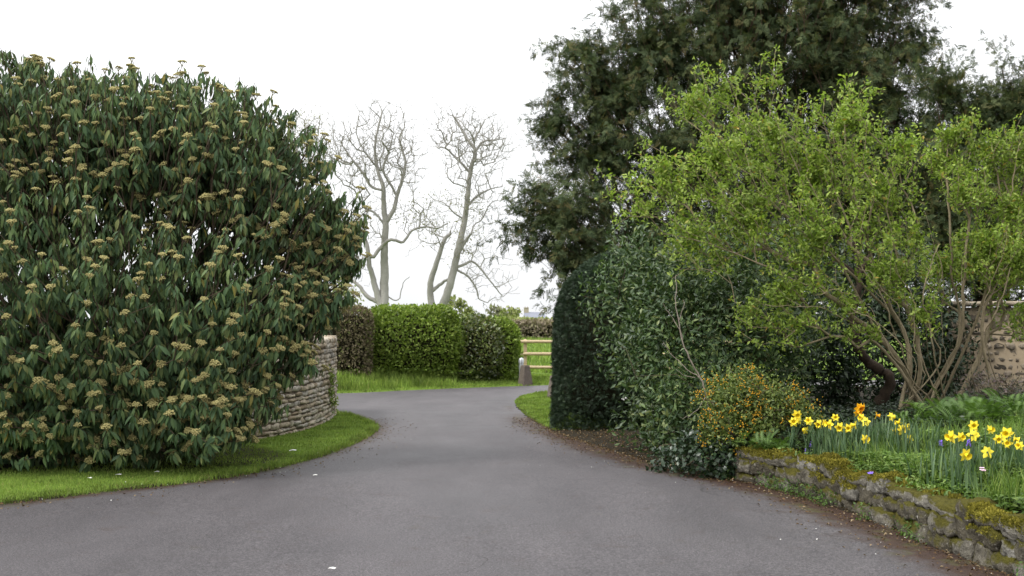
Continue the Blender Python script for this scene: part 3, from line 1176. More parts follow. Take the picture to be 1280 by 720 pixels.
def bare_tree(base, Y, limbs, crown, ntw, label, buds=None, r0=.0068, rmax=.1, pw=.36, widths=None):
    t = empty('bare_tree', (*W(*base, Y)[:2], .2), label, 'tree', 'bare trees beyond the hedges')
    root = W(*base, Y)
    root[2] = 0.2
    off = np.array(t.location)
    sk = Skel(root)
    for li, limb in enumerate(limbs):
        dy = np.cumsum(rng.normal(size=len(limb)) * .1)
        dy -= dy[0]
        pts = [W(px, py, Y) for px, py in limb]
        d = np.linalg.norm(np.array(sk.N)[:, [0, 2]] - np.array(pts[0])[[0, 2]], axis=1)
        st = int(d.argmin())
        y0 = sk.N[st][1]
        pts = [np.array((p[0] * (y0 + e) / Y, y0 + e, CAMZ + (p[2] - CAMZ) * (y0 + e) / Y)) for p, e in zip(pts, dy)]
        sp = spline(pts, 5)
        sp[1:-1] += rng.normal(size=(len(sp) - 2, 3)) * .008
        w = widths[li] if widths else (3, 1)
        sk.chain(sp, st, (w[0] * .5 * Y / F, w[1] * .5 * Y / F))
    T = []
    for (px, py, r, w) in crown:
        m = int(ntw * w)
        u = rdir(m) * (rng.random(m) ** .45)[:, None]
        rr = r * Y / F
        T.append(W(px, py, Y) + u * np.array((rr, rr * .9, rr)))
    T = np.concatenate(T)
    sk.grow(T[rng.permutation(len(T))], .2, .08, .03, .12, order=False)
    # fine spurs on every twig
    sp = np.array([sk.N[q] for q in sk.tips])
    T2 = np.repeat(sp, 2, 0) + rng.normal(size=(len(sp) * 2, 3)) * .34 + np.array((0, 0, .08))
    sk.grow(T2, .15, .12, 0.0, .1, order=False)
    rad = sk.radii(r0, pw, rmax)
    m1, m2 = MB(), MB()
    rad[0] = rad.max() * 1.15
    sk.mesh(m1, rad, .02, m2, .032)
    m1.build('trunk', bare_bark, t, offset=off)
    m2.build('twigs', twig_bark, t, offset=off)
    if buds:
        mb = MB()
        px, py, r, nb = buds
        allp = np.array([sk.N[q] for q in sk.tips])
        c = W(px, py, Y)
        k = np.linalg.norm((allp - c)[:, [0, 2]], axis=1) < r * Y / F
        pp = np.repeat(allp[k], nb, 0)
        pp = pp + rng.normal(size=pp.shape) * .12
        mb.scatter(*quad_leaf(.6), pp, frames(rdir(len(pp)), rdir(len(pp))), rng.uniform(.05, .1, len(pp)))
        mb.build('foliage', bud_m, t, offset=off)
    return t


bare_tree((476, 392), 44, [
    zz([(282, 690), (289, 640), (289, 560), (290, 500), (293, 430), (287, 380), (285, 320), (267, 262), (262, 190), (282, 95)]),
    zz([(284, 690), (268, 645), (256, 600), (243, 550), (238, 500), (222, 455), (200, 430)]),
    zz([(280, 672), (240, 650), (215, 620), (190, 602), (150, 606), (115, 590)]),
    zz([(258, 530), (285, 495), (310, 478), (345, 486), (372, 452), (410, 440), (445, 445), (480, 430)]),
    zz([(293, 430), (318, 385), (328, 345), (345, 292), (352, 240), (335, 180), (350, 140)]),
    zz([(293, 440), (275, 415), (255, 395), (232, 385), (215, 360)]),
    zz([(285, 330), (250, 320), (225, 280), (190, 235), (160, 190)]),
    zz([(325, 345), (300, 300), (285, 270), (300, 220), (318, 160)]),
    zz([(290, 645), (330, 660), (345, 610), (365, 590)]),
    zz([(267, 262), (230, 215), (205, 160), (210, 120)])],
    [(470, 190, 56, 1.0), (442, 200, 40, .6), (495, 205, 40, .7), (480, 160, 40, .5), (450, 265, 40, .45), (520, 270, 30, .2), (420, 175, 22, .2), (440, 345, 22, .1)], 320,
    'bare glare-paled tree with forked double trunk, above the bright green hedge',
    (540, 275, 52, 1), widths=[(13, 2), (9, 3), (6, 2), (5, 1.5), (6, 1.5), (3, 1), (3.5, 1), (3, 1), (1.8, .8), (2.5, 1)])
bare_tree((547, 394), 46, [
    zz([(450, 705), (462, 680), (485, 620), (500, 560), (515, 490), (530, 420), (540, 340), (548, 270), (562, 215), (540, 180), (510, 130), (495, 105)]),
    zz([(445, 705), (430, 670), (428, 610), (445, 550), (470, 480), (486, 462)]),
    zz([(430, 635), (460, 610), (485, 595)]),
    zz([(500, 565), (530, 552), (555, 545), (590, 580), (620, 620), (645, 650)]),
    zz([(508, 570), (540, 590), (565, 625), (572, 655), (600, 668)]),
    zz([(505, 530), (535, 480), (550, 460)]),
    zz([(540, 375), (565, 350), (600, 330), (645, 318)]),
    zz([(562, 215), (585, 185), (620, 180), (655, 175)]),
    zz([(560, 225), (560, 180), (580, 140), (590, 120)]),
    zz([(548, 280), (520, 250), (500, 230)]),
    zz([(455, 690), (490, 660), (505, 680)]),
    zz([(530, 420), (500, 400), (470, 370), (440, 360)])],
    [(592, 175, 46, .9), (565, 165, 34, .5), (612, 180, 34, .5), (588, 205, 36, .4), (600, 250, 36, .4), (560, 275, 42, .22), (610, 345, 40, .22), (585, 310, 26, .2), (540, 280, 30, .1)], 310,
    'bare glare-paled tree leaning right with long drooping limbs, behind the mottled hedge',
    (560, 280, 50, 1), widths=[(12, 2), (10, 4), (5, 3), (4, 1), (3.2, 1), (5, 2.5), (3.5, 1.2), (3.5, 1), (3, 1), (2, .8), (2.5, 1), (2.5, 1)])
bare_tree((392, 400), 43, [
    [(392, 400), (388, 330), (384, 260), (386, 200), (380, 150)],
    [(386, 230), (372, 190), (366, 160)], [(386, 210), (396, 180), (400, 150)]],
    [(382, 165, 26, 1.0), (370, 190, 22, .5), (398, 190, 20, .5)], 90,
    'thin bare twiggy tree mostly hidden behind the big flowering bush', (382, 165, 40, 1), r0=.008, rmax=.06, widths=[(5, 1.5), (2, 1), (2, 1)])

# small leafy tree peeping between bush and brown hedge, far trees, house
def small_tree(px, py, r, Y, ground_z, label, mat, n=900, size=.35, sz=1.0):
    c = W(px, py, Y)
    rr = r * Y / F
    off = np.array((c[0], Y, ground_z))
    t = empty('leafy_tree', off, label, 'tree', 'small trees on the skyline')
    lob = np.array([(c[0] + rng.normal() * rr * .45, Y + rng.normal() * rr * .3, c[2] + rng.normal() * rr * .35 * sz, rr * .6, rr * .6, rr * .55 * sz) for _ in range(7)])
    P = sample_lobes(lob, n, rr * .6, ground_z + .3, lump=.25 * rr, lscale=1.6 / rr)
    mb = MB()
    mb.scatter(*quad_leaf(.7), P, frames(rdir(n), rdir(n)), rng.uniform(.5, 1.2, n) * size)
    mb.build('crown', mat, t, offset=off)
    sk = Skel(off)
    sk.chain([off + (0, 0, (c[2] - ground_z) * f) for f in (.3, .6, .9)], 0)
    sk.grow(P[::max(1, n // 40)], rr * .4, .1)
    mb = MB()
    sk.mesh(mb, sk.radii(.012 * rr, .5, .1 * rr))
    mb.build('trunk', bare_bark, t, offset=off)


grey_l = leaf_mat('grey_twiggy_leaf', [(0, (0.17, 0.17, 0.13)), (1, (0.3, 0.3, 0.2))], 0.8, 0.1, 0.3, .4, .4)
small_tree(572, 386, 15, 120, .9, 'pale green round tree on the skyline between the second bare tree and the roof', hazy_l, 420, .5)
small_tree(622, 391, 19, 130, .9, 'greyish half bare tree on the skyline beside the distant slate roof', grey_l, 420, .55, .6)
small_tree(641, 393, 10, 128, .9, 'small yellow green tree touching the gable of the distant roof', hazy_l, 260, .5)
small_tree(428, 366, 24, 40, .2, 'small young leafed tree between the big bush and the brown hedge block', hazy_l, 600, .13)

slate = Mat('slate')
slate_m = slate.finish(slate.mix(slate.noise(3, 4), (0.16, 0.17, 0.21), (0.25, 0.26, 0.31)), 0.7, 0.3)
hw = Mat('house_stone')
house_m = hw.finish(hw.mix(hw.noise(4, 4), (0.3, 0.26, 0.2), (0.42, 0.37, 0.29)), 0.9, 0.2)
gl = Mat('window_glass')
glass_m = gl.finish((0.05, 0.06, 0.07), 0.1, 0.5)


def box(mb, c, h, rnd=.5, mi=0):
    V = np.array([(x, y, z) for x in (-1, 1) for y in (-1, 1) for z in (-1, 1)], float) * np.array(h) + np.array(c)
    mb.add(V, [(0, 1, 3, 2), (4, 6, 7, 5), (0, 4, 5, 1), (2, 3, 7, 6), (0, 2, 6, 4), (1, 5, 7, 3)], rnd, mi)


HY = 290
hc = W(668, 395, HY)
hx, hz = hc[0], terr1(hc[0], HY)
house = empty('house', (hx, HY, hz), 'distant house with grey slate roof and one chimney beyond the field', 'house')
rz = W(668, 390, HY)[2] - hz
ez = W(668, 402, HY)[2] - hz
hwid = 16.5 * HY / F
mb = MB()
box(mb, (0, 0, ez / 2), (hwid - .3, 3.2, ez / 2))
mb.build('wall', house_m, house, smooth=False)
mb = MB()
V = [(-hwid, -3.6, ez), (hwid, -3.6, ez), (hwid, 3.6, ez), (-hwid, 3.6, ez), (-hwid + .9, 0, rz), (hwid - .9, 0, rz)]
mb.add(V, [(0, 1, 5, 4), (2, 3, 4, 5)])
mb.add(V, [(1, 2, 5), (3, 0, 4), ])
mb.add(V, [(3, 2, 1, 0)])
rf_ = mb.build('roof', slate_m, house, smooth=False)
mb = MB()
box(mb, (-2.1, .2, rz + .2), (.62, .5, .85))
box(mb, (-2.1, .2, rz + 1.1), (.7, .58, .06))
for k in (-.3, .3):
    tube(mb, [(-2.1 + k, .2, rz + 1.1), (-2.1 + k, .2, rz + 1.4)], [.13, .11], 8)
mb.build('chimney', house_m, rf_, smooth=False)
for k in (-2, 0, 2):
    mb = MB()
    box(mb, (k, -3.22, ez * .6), (.45, .04, .55))
    mb.build('window', glass_m, house, smooth=False)

# ------------------------------------------------------------------ fence, bollards
wd = Mat('fresh_wood')
mpw = wd.n('ShaderNodeMapping')
mpw.inputs['Scale'].default_value = (2, 12, 12)
wd.l(wd.coord(), mpw.inputs['Vector'])
wood_m = wd.finish(wd.ramp(wd.noise(3, 5, .6, vec=mpw.outputs[0]), [(0.3, (0.32, 0.235, 0.14)), (0.7, (0.5, 0.4, 0.265))]), 0.75, 0.25)
fA, fB = W(628, 470, 36.5), W(1000, 466, 33.5)
fence = empty('rail_fence', (fA[0], fA[1], 0), 'new pale wooden post and rail fence in front of the field', 'fence')
fdir = (fB - fA) * (1, 1, 0)
flen = np.linalg.norm(fdir)
fdir = fdir / flen
for zr in (1.16, .77, .34):
    mb = MB()
    m = 14
    pts = [fdir * flen * i / m + np.array((0, -.07, zr + random.uniform(-.006, .006))) for i in range(m + 1)]
    tube(mb, pts, [.052 + random.uniform(-.003, .003) for _ in pts], 8)
    mb.build('rail', wood_m, fence)
for i in range(6):
    d = .78 + i * 1.85
    if d > flen:
        break
    mb = MB()
    b = fdir * d
    box(mb, (b[0], b[1], .6), (.055, .05, .62))
    mb.add(np.array([(-.055, -.05, 1.22), (.055, -.05, 1.22), (.055, .05, 1.22), (-.055, .05, 1.22), (0, 0, 1.25)]) + (b[0], b[1], 0), [(0, 1, 4), (1, 2, 4), (2, 3, 4), (3, 0, 4)])
    mb.build('post', wood_m, fence, smooth=False)

bol_m = stone_mat('bollard_stone', [(0, (0.11, 0.09, 0.075)), (1, (0.15, 0.125, 0.105))], 0, .3, .3)


def tapered_stone(px, pyb, w0, w1, h, yaw, label):
    d = ray(px, pyb)
    t = (0.04 - CAMZ) / d[2]
    c = np.array((d[0] * t, d[1] * t, 0.0))
    V, Fc = [], []
    lv = [(0, w0), (.06, w0 * .94 + w1 * .06), (h * .5, (w0 + w1) / 2), (h - .035, w1), (h, w1 * .86)]
    for (z, w) in lv:
        hw_ = w / 2
        b = .18 * hw_
        for (x, y) in ((-hw_ + b, -hw_), (hw_ - b, -hw_), (hw_, -hw_ + b), (hw_, hw_ - b), (hw_ - b, hw_), (-hw_ + b, hw_), (-hw_, hw_ - b), (-hw_, -hw_ + b)):
            V.append((x + random.gauss(0, .003), y + random.gauss(0, .003), z))
    for i in range(len(lv) - 1):
        for k in range(8):
            Fc.append((i * 8 + k, i * 8 + (k + 1) % 8, i * 8 + 8 + (k + 1) % 8, i * 8 + 8 + k))
    mb = MB()
    mb.add(V, Fc)
    mb.add(V[-8:], [list(range(8))])
    o = mb.build('stone_bollard', bol_m, smooth=False)
    o.location = (c[0], c[1], terr1(c[0], c[1]) - .03)
    o.rotation_euler = (0, 0, yaw)
    return tag(o, label, 'bollard', 'stone bollards at the bend')


tapered_stone(656.5, 480, .33, .2, .56, .55, 'tapered square stone bollard on the grass in front of the wooden rails')
tapered_stone(694, 497, .3, .2, .5, .3, 'tapered stone bollard half hidden by the edge of the clipped yew')
mt = Mat('galvanised_metal')
metal_m = mt.finish(mt.mix(mt.noise(20, 3), (0.42, 0.44, 0.46), (0.6, 0.62, 0.64)), 0.4, 0.5)
metal_m.node_tree.nodes['Principled BSDF'].inputs['Metallic'].default_value = .7
mp_ = W(651.5, 470, 31.7)
mpz = W(652, 447, 31.7)[2]
post = empty('metal_post', (mp_[0], 31.7, terr1(mp_[0], 31.7)), 'short round topped silver metal post just behind the stone bollard', 'post')
hp = mpz - terr1(mp_[0], 31.7)
mb = MB()
tube(mb, [(0, 0, 0), (0, 0, hp * .5), (0, 0, hp - .16)], [.07, .07, .07], 14)
mb.build('shaft', metal_m, post)
mb = MB()
tube(mb, [(0, 0, hp - .16), (0, 0, hp - .07), (0, 0, hp - .03), (0, 0, hp - .008), (0, 0, hp)], [.078, .078, .064, .035, .008], 14)
mb.build('cap', metal_m, post)

# ------------------------------------------------------------------ yew trees
yew_leaf = leaf_mat('yew_needle', [(0, (0.036, 0.056, 0.027)), (0.5, (0.068, 0.094, 0.04)), (0.85, (0.112, 0.13, 0.052)), (1, (0.14, 0.11, 0.045))], 0.65, 0.15, 0.2, .7, .4)
yew_bark = bark_mat('yew_bark', (0.07, 0.045, 0.03), (0.14, 0.09, 0.06), 4)


def spray():
    V, Fc = [], []
    lv, lfc = quad_leaf(.26, .15)
    k = 0
    for i in range(7):
        t = i / 7
        for sg in (-1, 1):
            if i == 6 and sg == 1:
                continue
            a = sg * (.85 - .5 * t) + random.gauss(0, .15)
            s = .38 * (1 - .55 * t) * random.uniform(.8, 1.2)
            v = lv * s
            rot = np.array(((math.cos(a), math.sin(a), 0), (-math.sin(a), math.cos(a), 0), (0, 0, 1)))
            v = v @ rot.T + np.array((0, t * .75, -.25 * t * t + random.gauss(0, .02)))
            V.append(v)
            Fc.append(lfc + k)
            k += len(lv)
    return np.concatenate(V), np.concatenate(Fc)


SPRAY = spray()


def conifer(name, base, lobes, ntips, per, size, label, D=1.4, zmin=1.2, front=None, limbs=(), lump=.34, droop=.9, r0=.0045, rmax=.35):
    off = np.array(base, float)
    t = empty(name, off, label, 'tree', 'dark evergreen trees behind the shrubs')
    tips = sample_lobes(lobes, ntips, D, zmin, lump=lump, lscale=.75, front=front)
    _, nr = depth_in(tips, lobes)
    sk = Skel(off)
    for limb in limbs:
        sk.chain(spline([off] + [np.array(q) for q in limb], 5), 0)
    sk.grow(tips, .4, .1, .05)
    mb = MB()
    sk.mesh(mb, sk.radii(r0, .45, rmax))
    mb.build('trunk', yew_bark, t, offset=off)
    n = len(tips) * per
    P = np.repeat(tips, per, 0)
    N2 = np.repeat(nr, per, 0)
    tg = rng.random(n)
    # shoots strung along a drooping twig at each tip
    tipdir = unit(nr * (1, 1, .6) + rng.normal(size=nr.shape) * .4 + np.array((0, 0, .15)))
    TD = np.repeat(tipdir, per, 0)
    L = np.repeat(rng.uniform(.4, 1.1, len(tips)), per)
    P = P + TD * ((tg - .35) * L)[:, None] + np.array((0, 0, -1.0)) * (droop * .35 * tg ** 2 * L)[:, None] + rng.normal(size=P.shape) * (.025 + .06 * (1 - tg))[:, None]
    Dd = unit(TD * .7 + rdir(n) * .8 + np.array((0, 0, -droop)) * rng.random(n)[:, None] * .9)
    mb = MB()
    mb.scatter(*SPRAY, P, frames(Dd, unit(N2 + rng.normal(size=N2.shape) * .6 + np.array((0, 0, .4)))), rng.uniform(.6, 1.3, n) * size)
    mb.build('crown', yew_leaf, t, offset=off)
    return t


YL = lobes_px([(705, 270, 72, -.8), (672, 245, 34, -.8), (735, 330, 48, -1), (660, 300, 30, -.6), (700, 320, 40, -.6), (745, 190, 78, -.2), (700, 150, 40, -.5), (690, 120, 28, -.4), (760, 110, 72, 0), (725, 60, 36, -.2),
               (820, 60, 90, 0), (850, 190, 130, 0), (930, 30, 130, .5), (1040, 40, 125, .6), (1085, 120, 100, .3), (1000, 200, 150, .4), (1100, 250, 120, .4), (880, -90, 130, .8), (1000, -120, 150, 1),
               (1100, -40, 80, .6), (800, -20, 30, 0), (960, 330, 110, -.4), (1140, 60, 45, .4), (1090, 350, 80, -.5), (820, 300, 90, -.5)], 22.0, .8)
conifer('yew_tree', (5.0, 23.0, .4), YL, 5000, 25, .19, 'massive dark yew tree towering over the light green shrubs', 1.7, 1.6,
        front=lambda p: (p[:, 1] < 24.6) & (p[:, 2] < 10.2),
        limbs=[[(5.0, 22.9, 2), (5.3, 22.6, 5), (5.6, 22.5, 8)], [(4.6, 22.5, 1.8), (3.2, 22, 3.4), (1.6, 21.6, 4.4)], [(4.4, 22.6, 2.2), (3, 22.4, 5), (2.4, 22, 7)], [(5.4, 22.5, 2.2), (7, 22.3, 5)]])
YL2 = lobes_px([(1185, 118, 34, 0, 1.7), (1190, 200, 55, 0), (1228, 150, 36, 0, 1.6), (1266, 128, 34, 0, 1.8), (1290, 170, 45, 0, 1.6), (1240, 260, 90, 0), (1180, 300, 70, 0), (1310, 260, 80, 0), (1265, 330, 80, 0), (1150, 220, 50, 0)], 20.5, .9)
conifer('yew_tree', (8.7, 21.2, .6), YL2, 1700, 20, .17, 'row of short dark evergreen spires rising beside the massive yew, above the garden wall', .9, 1.9, droop=-.2, limbs=[[(8.7, 21, 2), (8.6, 20.8, 4)]])

# ------------------------------------------------------------------ laurel hedge (loose evergreen) and an added dark filler shrub
lau_leaf = leaf_mat('laurel_leaf', [(0, (0.03, 0.058, 0.022)), (0.5, (0.056, 0.1, 0.034)), (0.88, (0.105, 0.155, 0.05)), (1, (0.18, 0.21, 0.07))], 0.42, 0.38, 0.2, 1.3, .45)
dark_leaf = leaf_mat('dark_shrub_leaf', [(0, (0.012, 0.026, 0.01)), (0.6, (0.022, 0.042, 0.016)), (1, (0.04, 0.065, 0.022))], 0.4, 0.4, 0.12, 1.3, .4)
lau_t = leaf_t(.4, .3, .18, 2, .5)


def leafy_bush(name, base, lobes, n, size, mat, label, cat, D=.5, zmin=.05, lump=.2, lscale=1.4, front=None, tmpl=lau_t, up=.25, ntips=160, bark=vib_bark, per=1, spread=.05):
    off = np.array(base, float)
    t = empty(name, off, label, cat)
    P = sample_lobes(lobes, n, D, zmin, lump=lump, lscale=lscale, front=front)
    _, nr = depth_in(P, lobes)
    if per > 1:
        P0, nr = np.repeat(P, per, 0), np.repeat(nr, per, 0)
        P1 = P0 + rng.normal(size=P0.shape) * spread
    else:
        P1 = P
    m = len(P1)
    Dd = unit(nr * .45 + rdir(m) * .75 + np.array((0, 0, up)))
    Nn = unit(nr + np.array((0, 0, .5)) + rng.normal(size=(m, 3)) * .45)
    mb = MB()
    mb.scatter(*tmpl, P1, frames(Dd, Nn), size * rng.uniform(.55, 1.25, m))
    mb.build('foliage', mat, t, offset=off)
    sk = Skel(off)
    sk.grow(P[rng.choice(len(P), min(ntips, len(P)), replace=False)], .3, .1)
    mb = MB()
    sk.mesh(mb, sk.radii(.004, .45, .05))
    mb.build('branches', bark, t, offset=off)
    return t


LL = lobes_px([(780, 370, 62, .9), (792, 325, 52, .9), (796, 440, 56, .5), (838, 500, 64, -.1), (845, 345, 70, .3), (850, 430, 95, -.2), (860, 520, 62, -.9), (910, 340, 80, .2), (930, 430, 100, -.2),
               (970, 400, 62, -.3), (985, 440, 38, -.5), (1000, 330, 60, .3), (900, 510, 70, -.7), (960, 500, 60, 0), (822, 545, 40, -.3), (815, 490, 42, .5), (800, 525, 40, .35), (900, 400, 90, .9), (980, 380, 80, .8), (930, 490, 80, .6), (860, 400, 80, .9)], 14.2, .85)
lau = leafy_bush('laurel_bush', (2.6, 13.9, .1), LL, 36000, .085, lau_leaf, 'tall dark glossy laurel bush bulging over the drive, next to the clipped yew', 'bush', .5, .04, .2, 1.5,
                 front=lambda p: p[:, 1] < 15.6)
# white blossom on the laurel
wh = Mat('white_petal')
white_m = wh.finish((0.75, 0.74, 0.7), 0.6, 0.2)
bpy.context.view_layer.update()
lf_o = [c for c in lau.children if c.name.startswith('foliage')][0]
for (px, py) in ((733, 345), (732, 412), (829, 432), (780, 498), (812, 511), (957, 368), (990, 437)):
    d = Vector(ray(px, py)).normalized()
    hit, loc, nn, _ = lf_o.ray_cast(Vector((0, 0, CAMZ)) - lau.location, d)
    if not hit:
        continue
    mb = MB()
    m = 9
    pp = rng.normal(size=(m, 3)) * .016
    mb.scatter(*quad_leaf(.8), pp, frames(rdir(m), rdir(m)), rng.uniform(.02, .034, m))
    o = mb.build('blossom', white_m, lau)
    o.location = loc - d * .025
DS = lobes_px([(1040, 420, 70, 0), (1110, 400, 80, .3), (1170, 400, 60, .5), (1060, 470, 60, .1), (1140, 460, 60, .4), (1010, 470, 50, 0), (1190, 450, 40, .6), (1130, 340, 60, .6), (1060, 350, 60, .5), (1040, 505, 50, .2), (1110, 500, 55, .5), (1175, 490, 45, .6)], 15.6, .6)
leafy_bush('dark_filler_shrub', (4.9, 15.8, .5), DS, 13000, .1, dark_leaf, 'added dark filler shrub for the shade behind the bare lower stems of the green shrub', 'shrub', .6, .15, .15, 1.5, ntips=80)  # added to darken the gap; near-black leaves carry the shade

# ------------------------------------------------------------------ light green deciduous shrubs
priv_leaf = leaf_mat('spring_leaf', [(0, (0.125, 0.19, 0.03)), (0.5, (0.235, 0.325, 0.058)), (0.9, (0.35, 0.43, 0.1)), (0.97, (0.32, 0.36, 0.07)), (1, (0.38, 0.26, 0.06))], 0.5, 0.3, 0.4, .9, .4)
priv_bark = bark_mat('shrub_bark', (0.17, 0.135, 0.08), (0.36, 0.3, 0.2), 5)
dk_bark = bark_mat('old_stem_bark', (0.025, 0.017, 0.012), (0.06, 0.042, 0.028), 9)
pl_t = leaf_t(.5, .3, .15, 2, .55)


def green_shrub(base, lobes, stems, ntips, label, leaves=9, size=.048, D=.9, zmin=.9, lump=.35, r0=.0028, front=None, seg=.14):
    off = np.array(base, float)
    t = empty('deciduous_shrub', off, label, 'shrub', 'light green shrubs in fresh leaf')
    tips = sample_lobes(lobes, ntips, D, zmin, lump=lump, lscale=1.1, front=front)
    sk = Skel(off)
    for st in stems:
        b = off + rng.normal(size=3) * (.26, .16, 0)
        pts = spline([b] + [W(*q) for q in st], 6)
        pts[2:] += np.cumsum(rng.normal(size=(len(pts) - 2, 3)) * .012, axis=0)
        sk.chain(pts, 0)
    sk.grow(tips, .18, .12, .04, .25)
    rad = sk.radii(r0 * 1.25, .42, .03)
    m1, m2 = MB(), MB()
    sk.mesh(m1, rad, .008, m2, .012)
    m1.build('stems', priv_bark, t, offset=off)
    m2.build('twigs', priv_bark, t, offset=off)
    # leaf tufts at tips and along the last shoots
    N = np.array(sk.N)
    tuft = []
    for q in sk.tips:
        tuft.append(N[q])
        p = sk.par[q]
        for _ in range(1):
            if p > 0:
                tuft.append(N[p] * .5 + N[q] * .5 + rng.normal(size=3) * .05)
                q, p = p, sk.par[p]
    tuft = np.array(tuft)
    m = len(tuft)
    shoot = unit(rng.normal(size=(m, 3)) * .55 + np.array((0, 0, .9)))
    P = np.repeat(tuft, leaves, 0)
    SD = np.repeat(shoot, leaves, 0)
    n = len(P)
    P = P + SD * rng.uniform(-.06, .06, n)[:, None] + rng.normal(size=P.shape) * .02
    Dd = unit(SD * .55 + rdir(n))
    mb = MB()
    mb.scatter(*pl_t, P, frames(Dd, unit(SD + rdir(n) * .6)), size * rng.uniform(.6, 1.3, n))
    mb.build('foliage', priv_leaf, t, offset=off)
    return t, sk


GL = lobes_px([(830, 220, 62, .2), (800, 260, 40, .3), (870, 130, 52, .4), (905, 110, 34, .4), (890, 200, 80, 0), (955, 170, 75, .2), (965, 105, 34, .3), (1060, 150, 62, .2), (1020, 210, 95, 0), (1055, 105, 30, .2), (930, 270, 95, -.2),
               (1020, 300, 95, -.3), (1100, 240, 80, 0), (860, 290, 60, 0), (1110, 340, 70, -.2), (1060, 380, 45, -.4), (980, 360, 55, -.4), (1000, 405, 42, -.5), (935, 385, 42, -.4), (1090, 415, 36, -.5), (1150, 390, 42, -.3), (1130, 180, 45, .1), (820, 300, 32, .2), (900, 330, 40, -.1), (1145, 300, 55, 0)], 12.9, .8)
g1, sk1 = green_shrub((4.72, 13.1, terr1(4.72, 13.1) - .05), GL, [
    [(1125, 455, 13.0), (1080, 400, 12.9), (1040, 330, 12.8), (1000, 240, 12.8), (960, 150, 13.0)],
    [(1120, 450, 12.9), (1060, 390, 12.6), (990, 350, 12.5), (900, 310, 12.6), (830, 290, 12.9)],
    [(1140, 440, 13.2), (1110, 360, 13.2), (1080, 270, 13.1), (1060, 180, 13.1)],
    [(1110, 440, 12.8), (1050, 395, 12.5), (1010, 385, 12.3), (960, 390, 12.2)],
    [(1130, 420, 13.3), (1060, 340, 13.3), (960, 260, 13.2), (890, 170, 13.2)],
    [(1135, 400, 12.9), (1120, 320, 12.8), (1100, 230, 12.9)],
    [(1160, 440, 13.1), (1165, 370, 13.0), (1150, 300, 13.0)],
    [(1145, 470, 12.8), (1120, 420, 12.6), (1105, 370, 12.5), (1085, 330, 12.5)],
    [(1130, 465, 12.7), (1105, 425, 12.5), (1088, 392, 12.4), (1060, 372, 12.3), (1030, 378, 12.2)],
    [(1138, 470, 12.6), (1128, 425, 12.4), (1118, 385, 12.3), (1095, 352, 12.3), (1075, 340, 12.3)],
    [(1152, 465, 12.9), (1150, 420, 12.8), (1135, 360, 12.8), (1128, 290, 12.9)],
    [(1175, 450, 12.8), (1168, 400, 12.7), (1180, 340, 12.7), (1172, 300, 12.7)],
    [(1160, 470, 12.6), (1142, 430, 12.5), (1140, 380, 12.5), (1120, 330, 12.5)],
    [(1150, 460, 12.5), (1108, 408, 12.4), (1072, 384, 12.3), (1050, 350, 12.3)],
    [(1168, 455, 12.7), (1160, 405, 12.6), (1150, 355, 12.6), (1166, 300, 12.6)],
    [(1185, 470, 13.0), (1178, 420, 13.0), (1184, 350, 13.0), (1160, 260, 13.1)]],
    1800, 'large arching shrub in fresh yellow green leaf, leaning left over the laurel', leaves=9, D=.9, zmin=1.35, lump=.62, size=.053)
GL2 = lobes_px([(1190, 170, 45, .2), (1175, 200, 40, .2), (1215, 150, 34, .2), (1200, 240, 60, 0), (1275, 210, 50, .1), (1265, 260, 55, 0), (1300, 180, 50, .1), (1230, 310, 70, -.1), (1290, 320, 60, 0), (1180, 330, 50, .2), (1245, 400, 40, -.2), (1240, 190, 48, .1), (1275, 330, 60, -.2), (1215, 380, 42, -.2), (1310, 250, 60, .1), (1285, 400, 45, 0)], 13.4, .8)
g2, sk2 = green_shrub((5.5, 13.6, terr1(5.5, 13.6) - .05), GL2, [
    [(1200, 420, 13.5), (1190, 340, 13.4), (1180, 240, 13.5), (1185, 170, 13.6)],
    [(1215, 400, 13.4), (1235, 310, 13.4), (1260, 230, 13.4), (1275, 180, 13.4)],
    [(1225, 410, 13.3), (1250, 350, 13.2), (1290, 280, 13.2)],
    [(1200, 430, 13.3), (1205, 350, 13.2), (1215, 260, 13.3)],
    [(1240, 420, 13.6), (1262, 330, 13.7), (1280, 240, 13.8)],
    [(1222, 440, 13.1), (1228, 380, 13.0), (1246, 330, 13.0), (1252, 290, 13.0)],
    [(1235, 430, 13.2), (1255, 370, 13.1), (1262, 310, 13.2)],
    [(1210, 450, 13.0), (1200, 400, 12.9), (1203, 330, 12.9)]],
    1100, 'upright twiggy green shrub against the mortared garden wall at the frame edge', leaves=8, D=.8, zmin=1.5, lump=.6, size=.052)
# old leaning trunk under the arching shrub
tr = empty('shrub_trunk', (4.6, 14.3, terr1(4.6, 14.3)), 'thick old curved trunk leaning left in the dark below the arching shrub', 'trunk')
off = np.array(tr.location)
mb = MB()
pts = spline([off, W(1112, 474, 14.2), W(1085, 452, 14.15), W(1070, 425, 14.1), W(1066, 395, 14.2), W(1074, 350, 14.3), W(1070, 290, 14.4)], 8)
pts[1:] += rng.normal(size=(len(pts) - 1, 3)) * .012
tube(mb, pts, list(np.linspace(.075, .036, len(pts)) * (1 + .1 * rng.normal(size=len(pts)))), 9)
mb.build('trunk', dk_bark, tr, offset=off)
mb = MB()
for e in ((1030, 330), (1110, 300)):
    pts2 = spline([pts[-9], (pts[-9] + W(*e, 14.3)) / 2 + (0, 0, .1), W(*e, 14.3)], 4)
    tube(mb, pts2, list(np.linspace(.04, .015, len(pts2))), 6)
mb.build('branches', dk_bark, tr, offset=off)

# dead branch leaning on the laurel
def z8(pts, Y=12.1):
    return [W(660 + x / 2.25, 280 + y / 2.25, Y) for x, y in pts]


